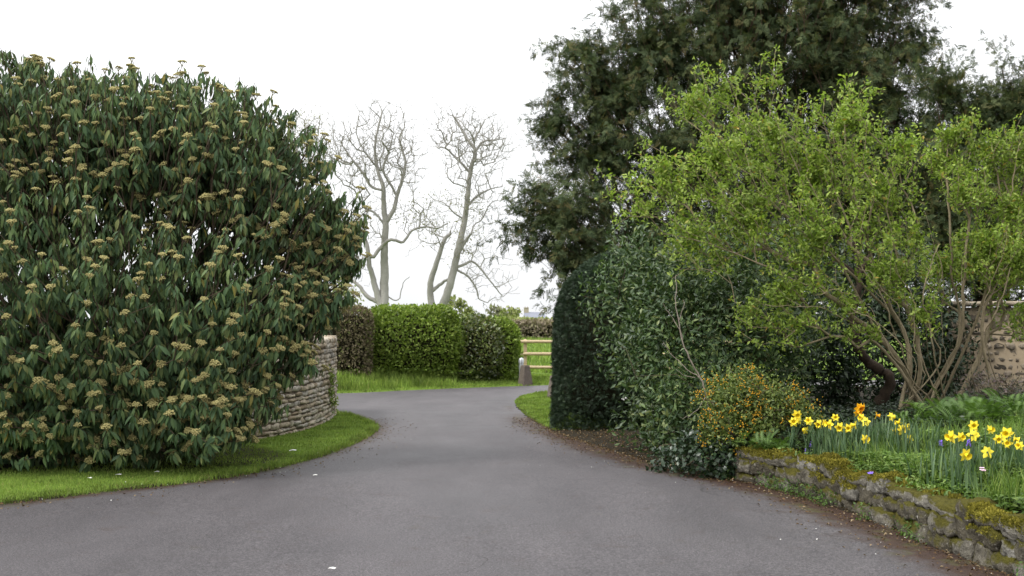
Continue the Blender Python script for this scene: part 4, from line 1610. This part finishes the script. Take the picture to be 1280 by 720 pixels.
mb = MB()
db = W(878, 480, 12.1)
for pts, r in (([(492, 445), (462, 390), (435, 335), (422, 270), (415, 205), (414, 140)], .014), ([(490, 440), (455, 415), (420, 385), (380, 335)], .011),
               ([(475, 415), (440, 345), (420, 285), (395, 250), (380, 222)], .010), ([(470, 432), (440, 425), (415, 408)], .007), ([(425, 270), (440, 225), (437, 215)], .006),
               ([(492, 445), (500, 480), (480, 515), (455, 540), (430, 546)], .008), ([(492, 445), (505, 500), (515, 560)], .013)):
    p = spline(z8(pts, 12.0), 4)
    p[1:] += rng.normal(size=(len(p) - 1, 3)) * .006
    tube(mb, p, list(np.linspace(r * .62, r * .25, len(p))), 5)
tag(mb.build('dead_branch', bark_mat('dead_wood', (0.2, 0.165, 0.13), (0.36, 0.31, 0.26)), None, offset=db), 'leafless grey dead branch forking in front of the dark laurel', 'branch')

# berberis with orange blossom
ber_leaf = leaf_mat('berberis_leaf', [(0, (0.06, 0.095, 0.022)), (0.6, (0.12, 0.165, 0.035)), (1, (0.2, 0.235, 0.055))], 0.45, 0.35, 0.25, 2, .5)
BL = lobes_px([(900, 500, 36, 0), (930, 490, 36, .1), (965, 500, 36, .1), (920, 530, 38, -.05), (1000, 515, 28, .1), (960, 530, 36, 0), (892, 540, 26, 0), (1015, 530, 18, 0)], 12.0, .9)
ber = leafy_bush('flowering_bush', (2.75, 12.1, .1), BL, 3600, .042, ber_leaf, 'rounded small leaved bush dotted with orange blossom, at the end of the low wall', 'bush', .3, .05, .16, 3, tmpl=pl_t, per=3, ntips=260)
ob = Mat('orange_blossom')
orange_m = ob.finish(ob.mix(ob.noise(40, 2), (0.5, 0.22, 0.015), (0.6, 0.36, 0.03)), 0.6, 0.2)
P = sample_lobes(BL, 190, .1, .25, lump=.14, lscale=3, front=lambda p: p[:, 1] < 12.3)
P = P[P[:, 2] > .3]
mb = MB()
PP = np.repeat(P, 6, 0) + rng.normal(size=(len(P) * 6, 3)) * .026
ov = np.array([(1, 0, 0), (-1, 0, 0), (0, 1, 0), (0, -1, 0), (0, 0, 1), (0, 0, -1)], float)
of = np.array([(0, 2, 4), (2, 1, 4), (1, 3, 4), (3, 0, 4), (2, 0, 5), (1, 2, 5), (3, 1, 5), (0, 3, 5)])
mb.scatter(ov, of, PP, np.repeat(np.eye(3)[None], len(PP), 0), rng.uniform(.005, .010, len(PP)))
o = mb.build('blossoms', orange_m, ber, offset=(2.75, 12.1, .1))
o['kind'] = 'stuff'

# ivy tumbling at the wall end
ivy_leaf = leaf_mat('ivy_leaf', [(0, (0.014, 0.03, 0.014)), (0.7, (0.026, 0.05, 0.022)), (1, (0.05, 0.08, 0.035))], 0.35, 0.5, 0.12, 3, .4)
IL = np.array([(2.28, 11.95, .18, .3, .22, .3), (2.05, 12.2, .22, .38, .3, .36), (2.3, 12.05, .4, .3, .2, .2), (2.45, 12.0, .3, .2, .2, .2), (1.8, 12.6, .12, .3, .3, .25)])
leafy_bush('ivy', (2.3, 12.1, .02), IL, 2600, .055, ivy_leaf, 'dark trailing ivy covering the end of the mossy low wall', 'ivy', .16, .01, .08, 4, tmpl=leaf_t(.85, .2, .1, 2, .3), up=-.2, ntips=60)
IW = np.array([(-3.06, 18.9, .72, .1, .22, .28), (-3.05, 18.85, .5, .08, .15, .2), (-3.05, 19.2, .3, .08, .2, .2)])
leafy_bush('wall_plant', (-3.1, 18.9, .3), IW, 320, .06, bright_l, 'small green plant growing out of the pale curved wall', 'plant', .1, .03, .06, 5, tmpl=pl_t, ntips=25)

# ------------------------------------------------------------------ flower bed
bedg = leaf_mat('bed_leaf', [(0, (0.07, 0.125, 0.03)), (0.6, (0.12, 0.2, 0.045)), (1, (0.2, 0.28, 0.07))], 0.5, 0.3, 0.3, 2.2, .55)
bedg2 = leaf_mat('bed_blade', [(0, (0.08, 0.14, 0.03)), (0.6, (0.14, 0.225, 0.045)), (1, (0.25, 0.31, 0.08))], 0.5, 0.3, 0.35, 2.2, .5)


def bd(X, Y):
    return -sdist(X, Y, BED)


mb = MB()
bx_, by_ = region(9000, 2.5, 7.5, 5.5, 14.2, lambda X, Y: (lambda b: (b > .16) & (X < Y * .5 + .4) & (Y < 11.1))(bd(X, Y)))
m = len(bx_)
hh = rng.uniform(.02, .12, m) * (1 + .6 * np.sin(bx_ * 5 + by_ * 3))
P = np.stack((bx_, by_, terr(bx_, by_) + hh), 1)
for k in range(5):
    a = rng.random(m) * 2 * PI
    D = np.stack((np.cos(a), np.sin(a), rng.uniform(-.2, .5, m)), 1)
    mb.scatter(*pl_t, P + D * .008 + rng.normal(size=P.shape) * .012, frames(D, np.array((0, 0, 1.0)) + rng.normal(size=P.shape) * .3), rng.uniform(.03, .062, m))
bx_, by_ = region(4500, 2.8, 7.8, 11.0, 14.4, lambda X, Y: (lambda b: (b > .2) & (X < Y * .5 + .6))(bd(X, Y)))
m = len(bx_)
P = np.stack((bx_, by_, terr(bx_, by_) + rng.uniform(.02, .2, m)), 1)
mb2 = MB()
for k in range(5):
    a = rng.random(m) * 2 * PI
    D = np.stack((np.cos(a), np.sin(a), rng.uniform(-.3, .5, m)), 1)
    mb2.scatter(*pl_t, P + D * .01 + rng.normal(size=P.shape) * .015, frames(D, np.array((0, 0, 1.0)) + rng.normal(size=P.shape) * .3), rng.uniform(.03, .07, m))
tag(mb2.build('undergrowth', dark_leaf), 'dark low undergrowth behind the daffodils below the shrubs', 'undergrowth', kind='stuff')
# leaves spilling over the coping
bx2, by2 = region(700, 2.4, 3.9, 5.5, 11.8, lambda X, Y: (lambda b: (b > .06) & (b < .22))(bd(X, Y)) & (np.sin(Y * 2.3) + np.sin(Y * 5.1 + 1) > .1))
P = np.stack((bx2, by2, rng.uniform(.3, .4, len(bx2))), 1)
D = unit(rdir(len(P)) + (-.5, -.3, .1))
mb.scatter(*pl_t, P, frames(D, np.array((0, 0, 1.0)) + rng.normal(size=P.shape) * .3), rng.uniform(.03, .055, len(P)))
tag(mb.build('ground_cover', bedg), 'low leafy ground cover filling the raised bed behind the mossy wall', 'ground cover', kind='stuff')
mb = MB()
gx_, gy_ = region(11000, 2.6, 6.0, 6, 11.2, lambda X, Y: (lambda b: (b > .2) & (b < 2.6) & (np.sin(X * 4.1 + Y * 2.7) + np.sin(Y * 5.3 - X) > -.5))(bd(X, Y)))
blades(mb, gx_, gy_, .2, .009, lean=.7)
tag(mb.build('long_grass', bedg2), 'tufts of long fresh grass growing among the daffodils', 'grass', kind='stuff')

fern_l = leaf_mat('fern_leaf', [(0, (0.05, 0.1, 0.022)), (1, (0.12, 0.2, 0.045))], 0.55, 0.3, 0.3, 2, .4)


def frond(n=16):
    V, Fc, k = [], [], 0
    lv, lfc = quad_leaf(.17, .2)
    for i in range(n):
        t = i / n
        for sg in (-1, 1):
            a = sg * 1.1
            s = .3 * math.sin(PI * (.15 + .8 * (1 - t)))
            rot = np.array(((math.cos(a), math.sin(a), 0), (-math.sin(a), math.cos(a), 0), (0, 0, 1)))
            V.append(lv * s @ rot.T + np.array((0, t, .5 * t - .6 * t * t)))
            Fc.append(lfc + k)
            k += len(lv)
    return np.concatenate(V), np.concatenate(Fc)


FR = frond()
plants = [((962, 552, 11.75), .3, 'ferny bright green plant in front of the orange flowered bush', 26), ((1190, 520, 11.8), .42, 'low ferny plant spreading left of the biggest stem cluster', 34),
          ((1235, 520, 11.4), .45, 'broad ferny plant behind the right hand daffodils', 38), ((1275, 505, 11.9), .45, 'ferny plant at the frame edge below the garden wall', 34),
          ((1215, 500, 12.6), .4, 'upright ferny plant at the foot of the twiggy green shrub', 30), ((1150, 535, 11.6), .3, 'small ferny plant just behind the last flowers of the left daffodil clump', 24),
          ((985, 548, 11.5), .22, 'little ferny plant tucked beside the first daffodils', 18)]
for (px, py, Y), r, lab, nf in plants:
    c = W(px, py, Y)
    zb = terr1(c[0], Y)
    a = rng.random(nf) * 2 * PI
    nf = nf * 3
    a = rng.random(nf) * 2 * PI
    el = rng.uniform(.05, .9, nf)
    D = np.stack((np.cos(a) * np.cos(el), np.sin(a) * np.cos(el), np.sin(el)), 1)
    mb = MB()
    mb.scatter(*FR, rng.normal(size=(nf, 3)) * (.2, .16, .05) * (r / .4) + (0, 0, .08), frames(D, np.array((0, 0, 1.0)) + rng.normal(size=(nf, 3)) * .2), r * rng.uniform(.3, .7, nf))
    o = empty('fern', (c[0], Y, zb), lab, 'plant', 'ferny plants in the flower bed')
    mb.build('foliage', fern_l, o)
mauve_l = leaf_mat('mauve_leaf', [(0, (0.07, 0.085, 0.05)), (0.7, (0.13, 0.11, 0.1)), (1, (0.25, 0.18, 0.2))], 0.7, 0.2, 0.2, 3, .4)
c = W(1245, 478, 13.0)
ML = np.array([(c[0] + k * .22 - .3, 13.0 + .1 * (k % 2), terr1(c[0], 13) + .32, .2, .2, .2) for k in range(4)])
leafy_bush('heather', (c[0], 13, terr1(c[0], 13)), ML, 900, .045, mauve_l, 'mauve tinged heather below the capped garden wall', 'plant', .15, .3, .08, 5, tmpl=quad_leaf(.3, .2), ntips=40)

# daffodils
pet_m = Mat('daffodil_petal')
petal_m = pet_m.finish(pet_m.mix(pet_m.noise(30, 2), (0.84, 0.68, 0.03), (0.9, 0.78, 0.1)), 0.55, 0.2)
trp = Mat('daffodil_trumpet')
trumpet_m = trp.finish((0.88, 0.68, 0.03), 0.55, 0.2)
opm = Mat('orange_petal')
opetal_m = opm.finish((0.86, 0.54, 0.02), 0.55, 0.2)
otm = Mat('orange_trumpet')
otrumpet_m = otm.finish((0.82, 0.36, 0.012), 0.55, 0.2)
stem_m = leaf_mat('daffodil_leaf', [(0, (0.06, 0.11, 0.055)), (0.6, (0.095, 0.155, 0.075)), (1, (0.14, 0.21, 0.085))], 0.45, 0.35, 0.25, 3, .3)


def flower_mesh(seed):
    r_ = random.Random(seed)
    mp_, mt_ = MB(), MB()
    lv, lfc = leaf_t(.62, .25, .12, 3, .5)
    for k in range(6):
        a = k * PI / 3 + r_.gauss(0, .08)
        tilt = r_.uniform(-.1, .35)
        D = np.array([(math.cos(a), math.sin(a), tilt)])
        mp_.scatter(lv, lfc, np.array([(0, 0, 0.0)]), frames(D, np.array([(0, 0, 1.0)])), np.array([.042 * r_.uniform(.9, 1.1)]))
    n = 12
    V = []
    prof = [(0, .006), (.012, .0105), (.026, .012), (.036, .0165), (.038, .019)]
    for i, (z, r) in enumerate(prof):
        for k in range(n):
            rr = r * (1 + (.13 * (k % 2) if i >= 3 else 0))
            V.append((rr * math.cos(k * 2 * PI / n), rr * math.sin(k * 2 * PI / n), z))
    Fc = [(i * n + k, i * n + (k + 1) % n, i * n + n + (k + 1) % n, i * n + n + k) for i in range(len(prof) - 1) for k in range(n)]
    mt_.add(V, Fc)
    mt_.add(V[:n], [list(range(n))])
    # green calyx tube behind
    tube(mt_, [(0, 0, 0), (0, 0, -.012), (0, 0, -.025)], [.005, .0045, .006], 6, mi=1)
    return mp_, mt_


DAFF = [(996, 518, 0), (992, 527, 0), (1000, 526, 0), (1011, 526, 0), (1008, 538, 0), (1024, 530, 0), (1030, 529, 0), (1038, 530, 0), (1044, 522, 0), (1050, 534, 0), (1061, 535, 0), (1070, 531, 0),
        (1074, 510, 1), (1071, 515, 1), (1077, 522, 0), (1081, 508, 1), (1095, 519, 1), (1082, 527, 0), (1113, 521, 0), (1125, 528, 0), (1120, 538, 0), (1127, 537, 0), (1133, 534, 0), (1135, 549, 0), (1081, 549, 0),
        (1201, 546, 0), (1217, 532, 0), (1216, 544, 0), (1237, 537, 0), (1248, 549, 0), (1259, 542, 0), (1259, 554, 0), (1274, 557, 0), (1234, 565, 0), (1206, 568, 0), (1190, 545, 0), (1267, 548, 0)]
ORD = ['first', 'second', 'third', 'fourth', 'fifth', 'sixth', 'seventh', 'eighth', 'ninth', 'tenth', 'eleventh', 'twelfth', 'thirteenth', 'fourteenth', 'fifteenth', 'sixteenth', 'seventeenth', 'eighteenth',
       'nineteenth', 'twentieth', 'twenty-first']
fl_protos = {}
rank = {}
for grp in (0, 1):
    for col_ in (0, 1):
        ids = sorted([i for i, q in enumerate(DAFF) if (q[0] > 1160) == bool(grp) and q[2] == col_], key=lambda i: (DAFF[i][0], DAFF[i][1]))
        for r_, i in enumerate(ids):
            rank[i] = (grp, r_)
for i, (px, py, orange) in enumerate(DAFF):
    grp, rk = rank[i]
    Y = (10.75 + (530 - py) * .022 if grp == 0 else 8.85 + (545 - py) * .02) + random.uniform(-.12, .12)
    head = W(px, py, Y)
    for _ in range(12):
        if float(bd(np.array([head[0] - .05]), np.array([Y]))[0]) > .26:
            break
        Y += .06
        head = W(px, py, Y)
    bx0, by0 = head[0] + random.uniform(-.06, .06), Y + random.uniform(-.04, .1)
    zb = terr1(bx0, by0)
    hgt = head[2] - zb
    clump = 'left clump' if grp == 0 else 'right clump'
    kind = 'deep orange' if orange else 'yellow'
    t = empty('daffodil', (bx0, by0, zb), f'{kind} daffodil, {ORD[rk]} from the left of its colour in the {clump}', 'daffodil', 'daffodils in the raised bed')
    hl = head - np.array((bx0, by0, zb))
    az = math.radians(random.choice((-90, -50, -130, 0, -160, 200, -100, -75, 30, 150))) + random.gauss(0, .4)
    fd = np.array((math.cos(az), math.sin(az), random.uniform(-.25, .15)))
    neck = hl - fd * .03
    mb = MB()
    pts = spline([(0, 0, -.02), (neck[0] * .35, neck[1] * .3, hgt * .5), (neck[0] * .85 - fd[0] * .01, neck[1] * .85 - fd[1] * .01, hgt - .012), neck + (0, 0, .006)], 4)
    tube(mb, pts, list(np.linspace(.0055, .004, len(pts))), 5)
    mb.build('stem', stem_m, t)
    mb = MB()
    m = 6
    for k in range(m):
        a = random.random() * 2 * PI
        L = hgt * random.uniform(.65, .98)
        bend = random.uniform(.05, .3)
        o0 = np.array((random.gauss(0, .03), random.gauss(0, .03), -.02))
        V, Fc = [], []
        for j in range(6):
            f = j / 5
            c = o0 + np.array((math.cos(a) * bend * L * f * f, math.sin(a) * bend * L * f * f, L * f * (1 - .15 * bend * f)))
            w = .0075 * (1 - .75 * max(0, f - .6) / .4)
            sd_ = np.array((-math.sin(a), math.cos(a), 0)) * w
            V += [c - sd_, c + sd_]
        Fc = [(2 * j, 2 * j + 1, 2 * j + 3, 2 * j + 2) for j in range(5)]
        mb.add(V, Fc, random.random())
    mb.build('leaves', stem_m, t)
    key = (orange, i % 4)
    if key not in fl_protos:
        a_, b_ = flower_mesh(i)
        po = a_.build('flower', opetal_m if orange else petal_m, t)
        to = b_.build('trumpet', [otrumpet_m if orange else trumpet_m, stem_m], po)
        fl_protos[key] = (po, to)
    else:
        p0, t0 = fl_protos[key]
        po = p0.copy()
        COL.objects.link(po)
        po.parent = t
        to = t0.copy()
        COL.objects.link(to)
        to.parent = po
    po.location = tuple(hl)
    po.rotation_mode = 'QUATERNION'
    po.rotation_quaternion = Vector(fd).to_track_quat('Z', 'Y')
    s_ = random.uniform(.95, 1.4)
    po.scale = (s_, s_, s_)
# weeds along the foot of the low wall
mb = MB()
wx, wy = region(2600, 1.6, 3.7, 5, 12.6, lambda X, Y: (lambda s: (s > -.13) & (s < .03) & (X > 1.5) & (np.sin(Y * 3.1) + np.sin(Y * 7.3 + 2) + np.sin(Y * 1.3) > -.2))(sdist(X, Y, ROAD)))
m = len(wx)
P = np.stack((wx, wy, .01 + rng.random(m) ** 2 * .13), 1)
mb.scatter(*pl_t, P, frames(unit(rdir(m) + (-.4, -.2, .4)), np.array((0, 0, 1.0)) + rng.normal(size=(m, 3)) * .4), rng.uniform(.015, .04, m))
tag(mb.build('weeds', fern_l), 'tiny weeds along the foot of the mossy low wall', 'weeds', kind='stuff')
# extra daffodil leaves without flowers
mb = MB()
for (cx, cy, n_, sp_) in ((3.0, 10.9, 200, .3), (3.35, 10.75, 280, .25), (3.6, 10.5, 180, .2), (3.55, 9.0, 120, .22), (3.85, 8.9, 150, .2), (4.05, 8.6, 90, .15)):
    for k in range(n_):
        x, y = cx + random.gauss(0, sp_), cy + random.gauss(0, .18)
        if float(bd(np.array([x]), np.array([y]))[0]) < .2:
            continue
        z = terr1(x, y)
        a = random.random() * 2 * PI
        L = random.uniform(.22, .38)
        bend = random.uniform(.05, .35)
        V = []
        for j in range(5):
            f = j / 4
            c = np.array((x + math.cos(a) * bend * L * f * f, y + math.sin(a) * bend * L * f * f, z + L * f * (1 - .15 * bend * f)))
            sd_ = np.array((-math.sin(a), math.cos(a), 0)) * .0075 * (1 - .75 * max(0, f - .6) / .4)
            V += [c - sd_, c + sd_]
        mb.add(V, [(2 * j, 2 * j + 1, 2 * j + 3, 2 * j + 2) for j in range(4)], random.random())
tag(mb.build('daffodil_leaves', stem_m), 'thick blue green strap leaves massed between the daffodil stems', 'leaves', kind='stuff')

# small blue, purple and pink flowers
vm = Mat('violet_petal')
violet_m = vm.finish((0.2, 0.13, 0.55), 0.6, 0.2)
pk = Mat('pink_petal')
pink_m = pk.finish((0.72, 0.48, 0.58), 0.6, 0.2)


def small_flower(name, px, py, Y, mat, label, spike):
    h = W(px, py, Y)
    zb = terr1(h[0], Y)
    hz_ = max(h[2] - zb, .05)
    t = empty(name, (h[0], Y, zb), label, 'flower', 'small spring flowers in the raised bed')
    mb = MB()
    tube(mb, [(0, 0, -.01), (.004, 0, hz_ * .6), (0, 0, hz_)], [.003, .003, .002], 4)
    mb.build('stem', stem_m, t)
    mb = MB()
    if spike:
        n = 34
        z = rng.random(n)
        a = rng.random(n) * 2 * PI
        rr = .014 * np.sqrt(1 - z * .8)
        P = np.stack((rr * np.cos(a), rr * np.sin(a), hz_ - .03 + z * .055), 1)
        mb.scatter(ov, of, P, np.repeat(np.eye(3)[None], n, 0), rng.uniform(.005, .008, n))
    else:
        for q in range(4):
            c = np.array((random.gauss(0, .02), random.gauss(0, .02), hz_ + random.gauss(0, .008)))
            a = np.arange(5) * 2 * PI / 5
            D = np.stack((np.cos(a), np.sin(a), np.full(5, .2)), 1)
            mb.scatter(*quad_leaf(.85), np.repeat(c[None], 5, 0), frames(D, np.repeat(np.array([(0, -.5, 1.0)]), 5, 0)), np.full(5, .021))
    mb.build('petals', mat, t)


small_flower('grape_hyacinth', 1014, 555, 11.25, violet_m, 'blue grape hyacinth spike under the first daffodils of the left clump', True)
small_flower('grape_hyacinth', 1008, 564, 11.2, violet_m, 'blue grape hyacinth spike lowest beside the mossy coping', True)
small_flower('grape_hyacinth', 1176, 553, 9.6, violet_m, 'blue grape hyacinth spike between the two daffodil clumps', True)
small_flower('grape_hyacinth', 1211, 553, 8.95, violet_m, 'pale blue grape hyacinth spike among the right clump of daffodils', True)
small_flower('violet', 1090, 592, 9.45, violet_m, 'purple violets on top of the mossy coping', False)
small_flower('primrose', 1226, 587, 8.3, pink_m, 'pale pink primrose in the grass below the right daffodils', False)

# ------------------------------------------------------------------ litter
ld = leaf_mat('dead_leaf', [(0, (0.06, 0.035, 0.018)), (0.6, (0.14, 0.085, 0.04)), (1, (0.3, 0.24, 0.15))], 0.85, 0.15, 0.1, 3, .3)
mb = MB()
lx, ly = region(3600, -6.5, 3.6, 5.5, 20, lambda X, Y: (lambda s: (s < .02) & (s > -.75) & (rng.random(len(X)) < np.exp(s * 5)) & ((X > 0) | (rng.random(len(X)) < .3)))(sdist(X, Y, ROAD)))
lx2, ly2 = region(2600, .4, 3.2, 11.8, 18, lambda X, Y: (lambda s: (s > -.1) & (s < .9))(sdist(X, Y, ROAD)))
lx, ly = np.concatenate((lx, lx2)), np.concatenate((ly, ly2))
m = len(lx)
D = rdir(m) * (1, 1, .2)
mb.scatter(*quad_leaf(.6, .4), np.stack((lx, ly, np.maximum(terr(lx, ly), 0) + .012), 1), frames(D, np.array((0, 0, 1.0)) + rng.normal(size=(m, 3)) * .3), rng.uniform(.012, .036, m))
tag(mb.build('leaf_litter', ld), 'scattered dead leaves along the edges of the drive', 'leaves', kind='stuff')
mb = MB()
lx, ly = region(110, -4.5, 3.3, 6, 16, lambda X, Y: (lambda s: (s < .25) & (s > -1.6) & (rng.random(len(X)) < np.exp(-abs(s) * 1.6)))(sdist(X, Y, ROAD)))
m = len(lx)
zz_ = np.maximum(terr(lx, ly), 0.0) + .02
mb.scatter(*quad_leaf(.8, .3), np.stack((lx, ly, zz_), 1), frames(rdir(m) * (1, 1, .2), np.array((0, 0, 1.0)) + rng.normal(size=(m, 3)) * .2), rng.uniform(.008, .018, m))
tag(mb.build('fallen_petals', white_m), 'tiny fallen white petals sprinkled on the drive', 'petals', kind='stuff')
scr = [(366, 566, .09, 'thin white scrap lying where turf meets asphalt below the curved wall'), (394, 593, .05, 'small white scrap on the asphalt by the tip of the verge'),
       (196, 594, .05, 'white scrap on the grass under the middle of the flowering bush'), (112, 602, .05, 'white scrap on the grass under the far left of the flowering bush'),
       (148, 598, .06, 'pale grey scrap on the grass under the flowering bush'), (415, 709, .05, 'pale flake on the bare asphalt in the middle foreground')]
for px, py, sz, lab in scr:
    d = ray(px, py)
    t_ = (0.03 - CAMZ) / d[2]
    x, y = d[0] * t_, d[1] * t_
    zg = max(terr1(x, y), 0.0) + .022
    mb = MB()
    V = [(-.5, -.22, .02), (-.1, -.3, .12), (.45, -.18, .03), (.5, .2, .1), (.05, .27, .16), (-.48, .2, .05)]
    V2 = [(a, b, c - .03) for a, b, c in V]
    mb.add(np.array(V + V2) * sz, [(0, 1, 4, 5), (1, 2, 3, 4), (11, 10, 7, 6), (10, 9, 8, 7), (0, 6, 7, 1), (1, 7, 8, 2), (2, 8, 9, 3), (3, 9, 10, 4), (4, 10, 11, 5), (5, 11, 6, 0)])
    o = mb.build('scrap', white_m, None, smooth=False)
    o.location = (x, y, zg)
    o.rotation_euler = (0, 0, random.uniform(-.5, .5))
    tag(o, lab, 'scrap')
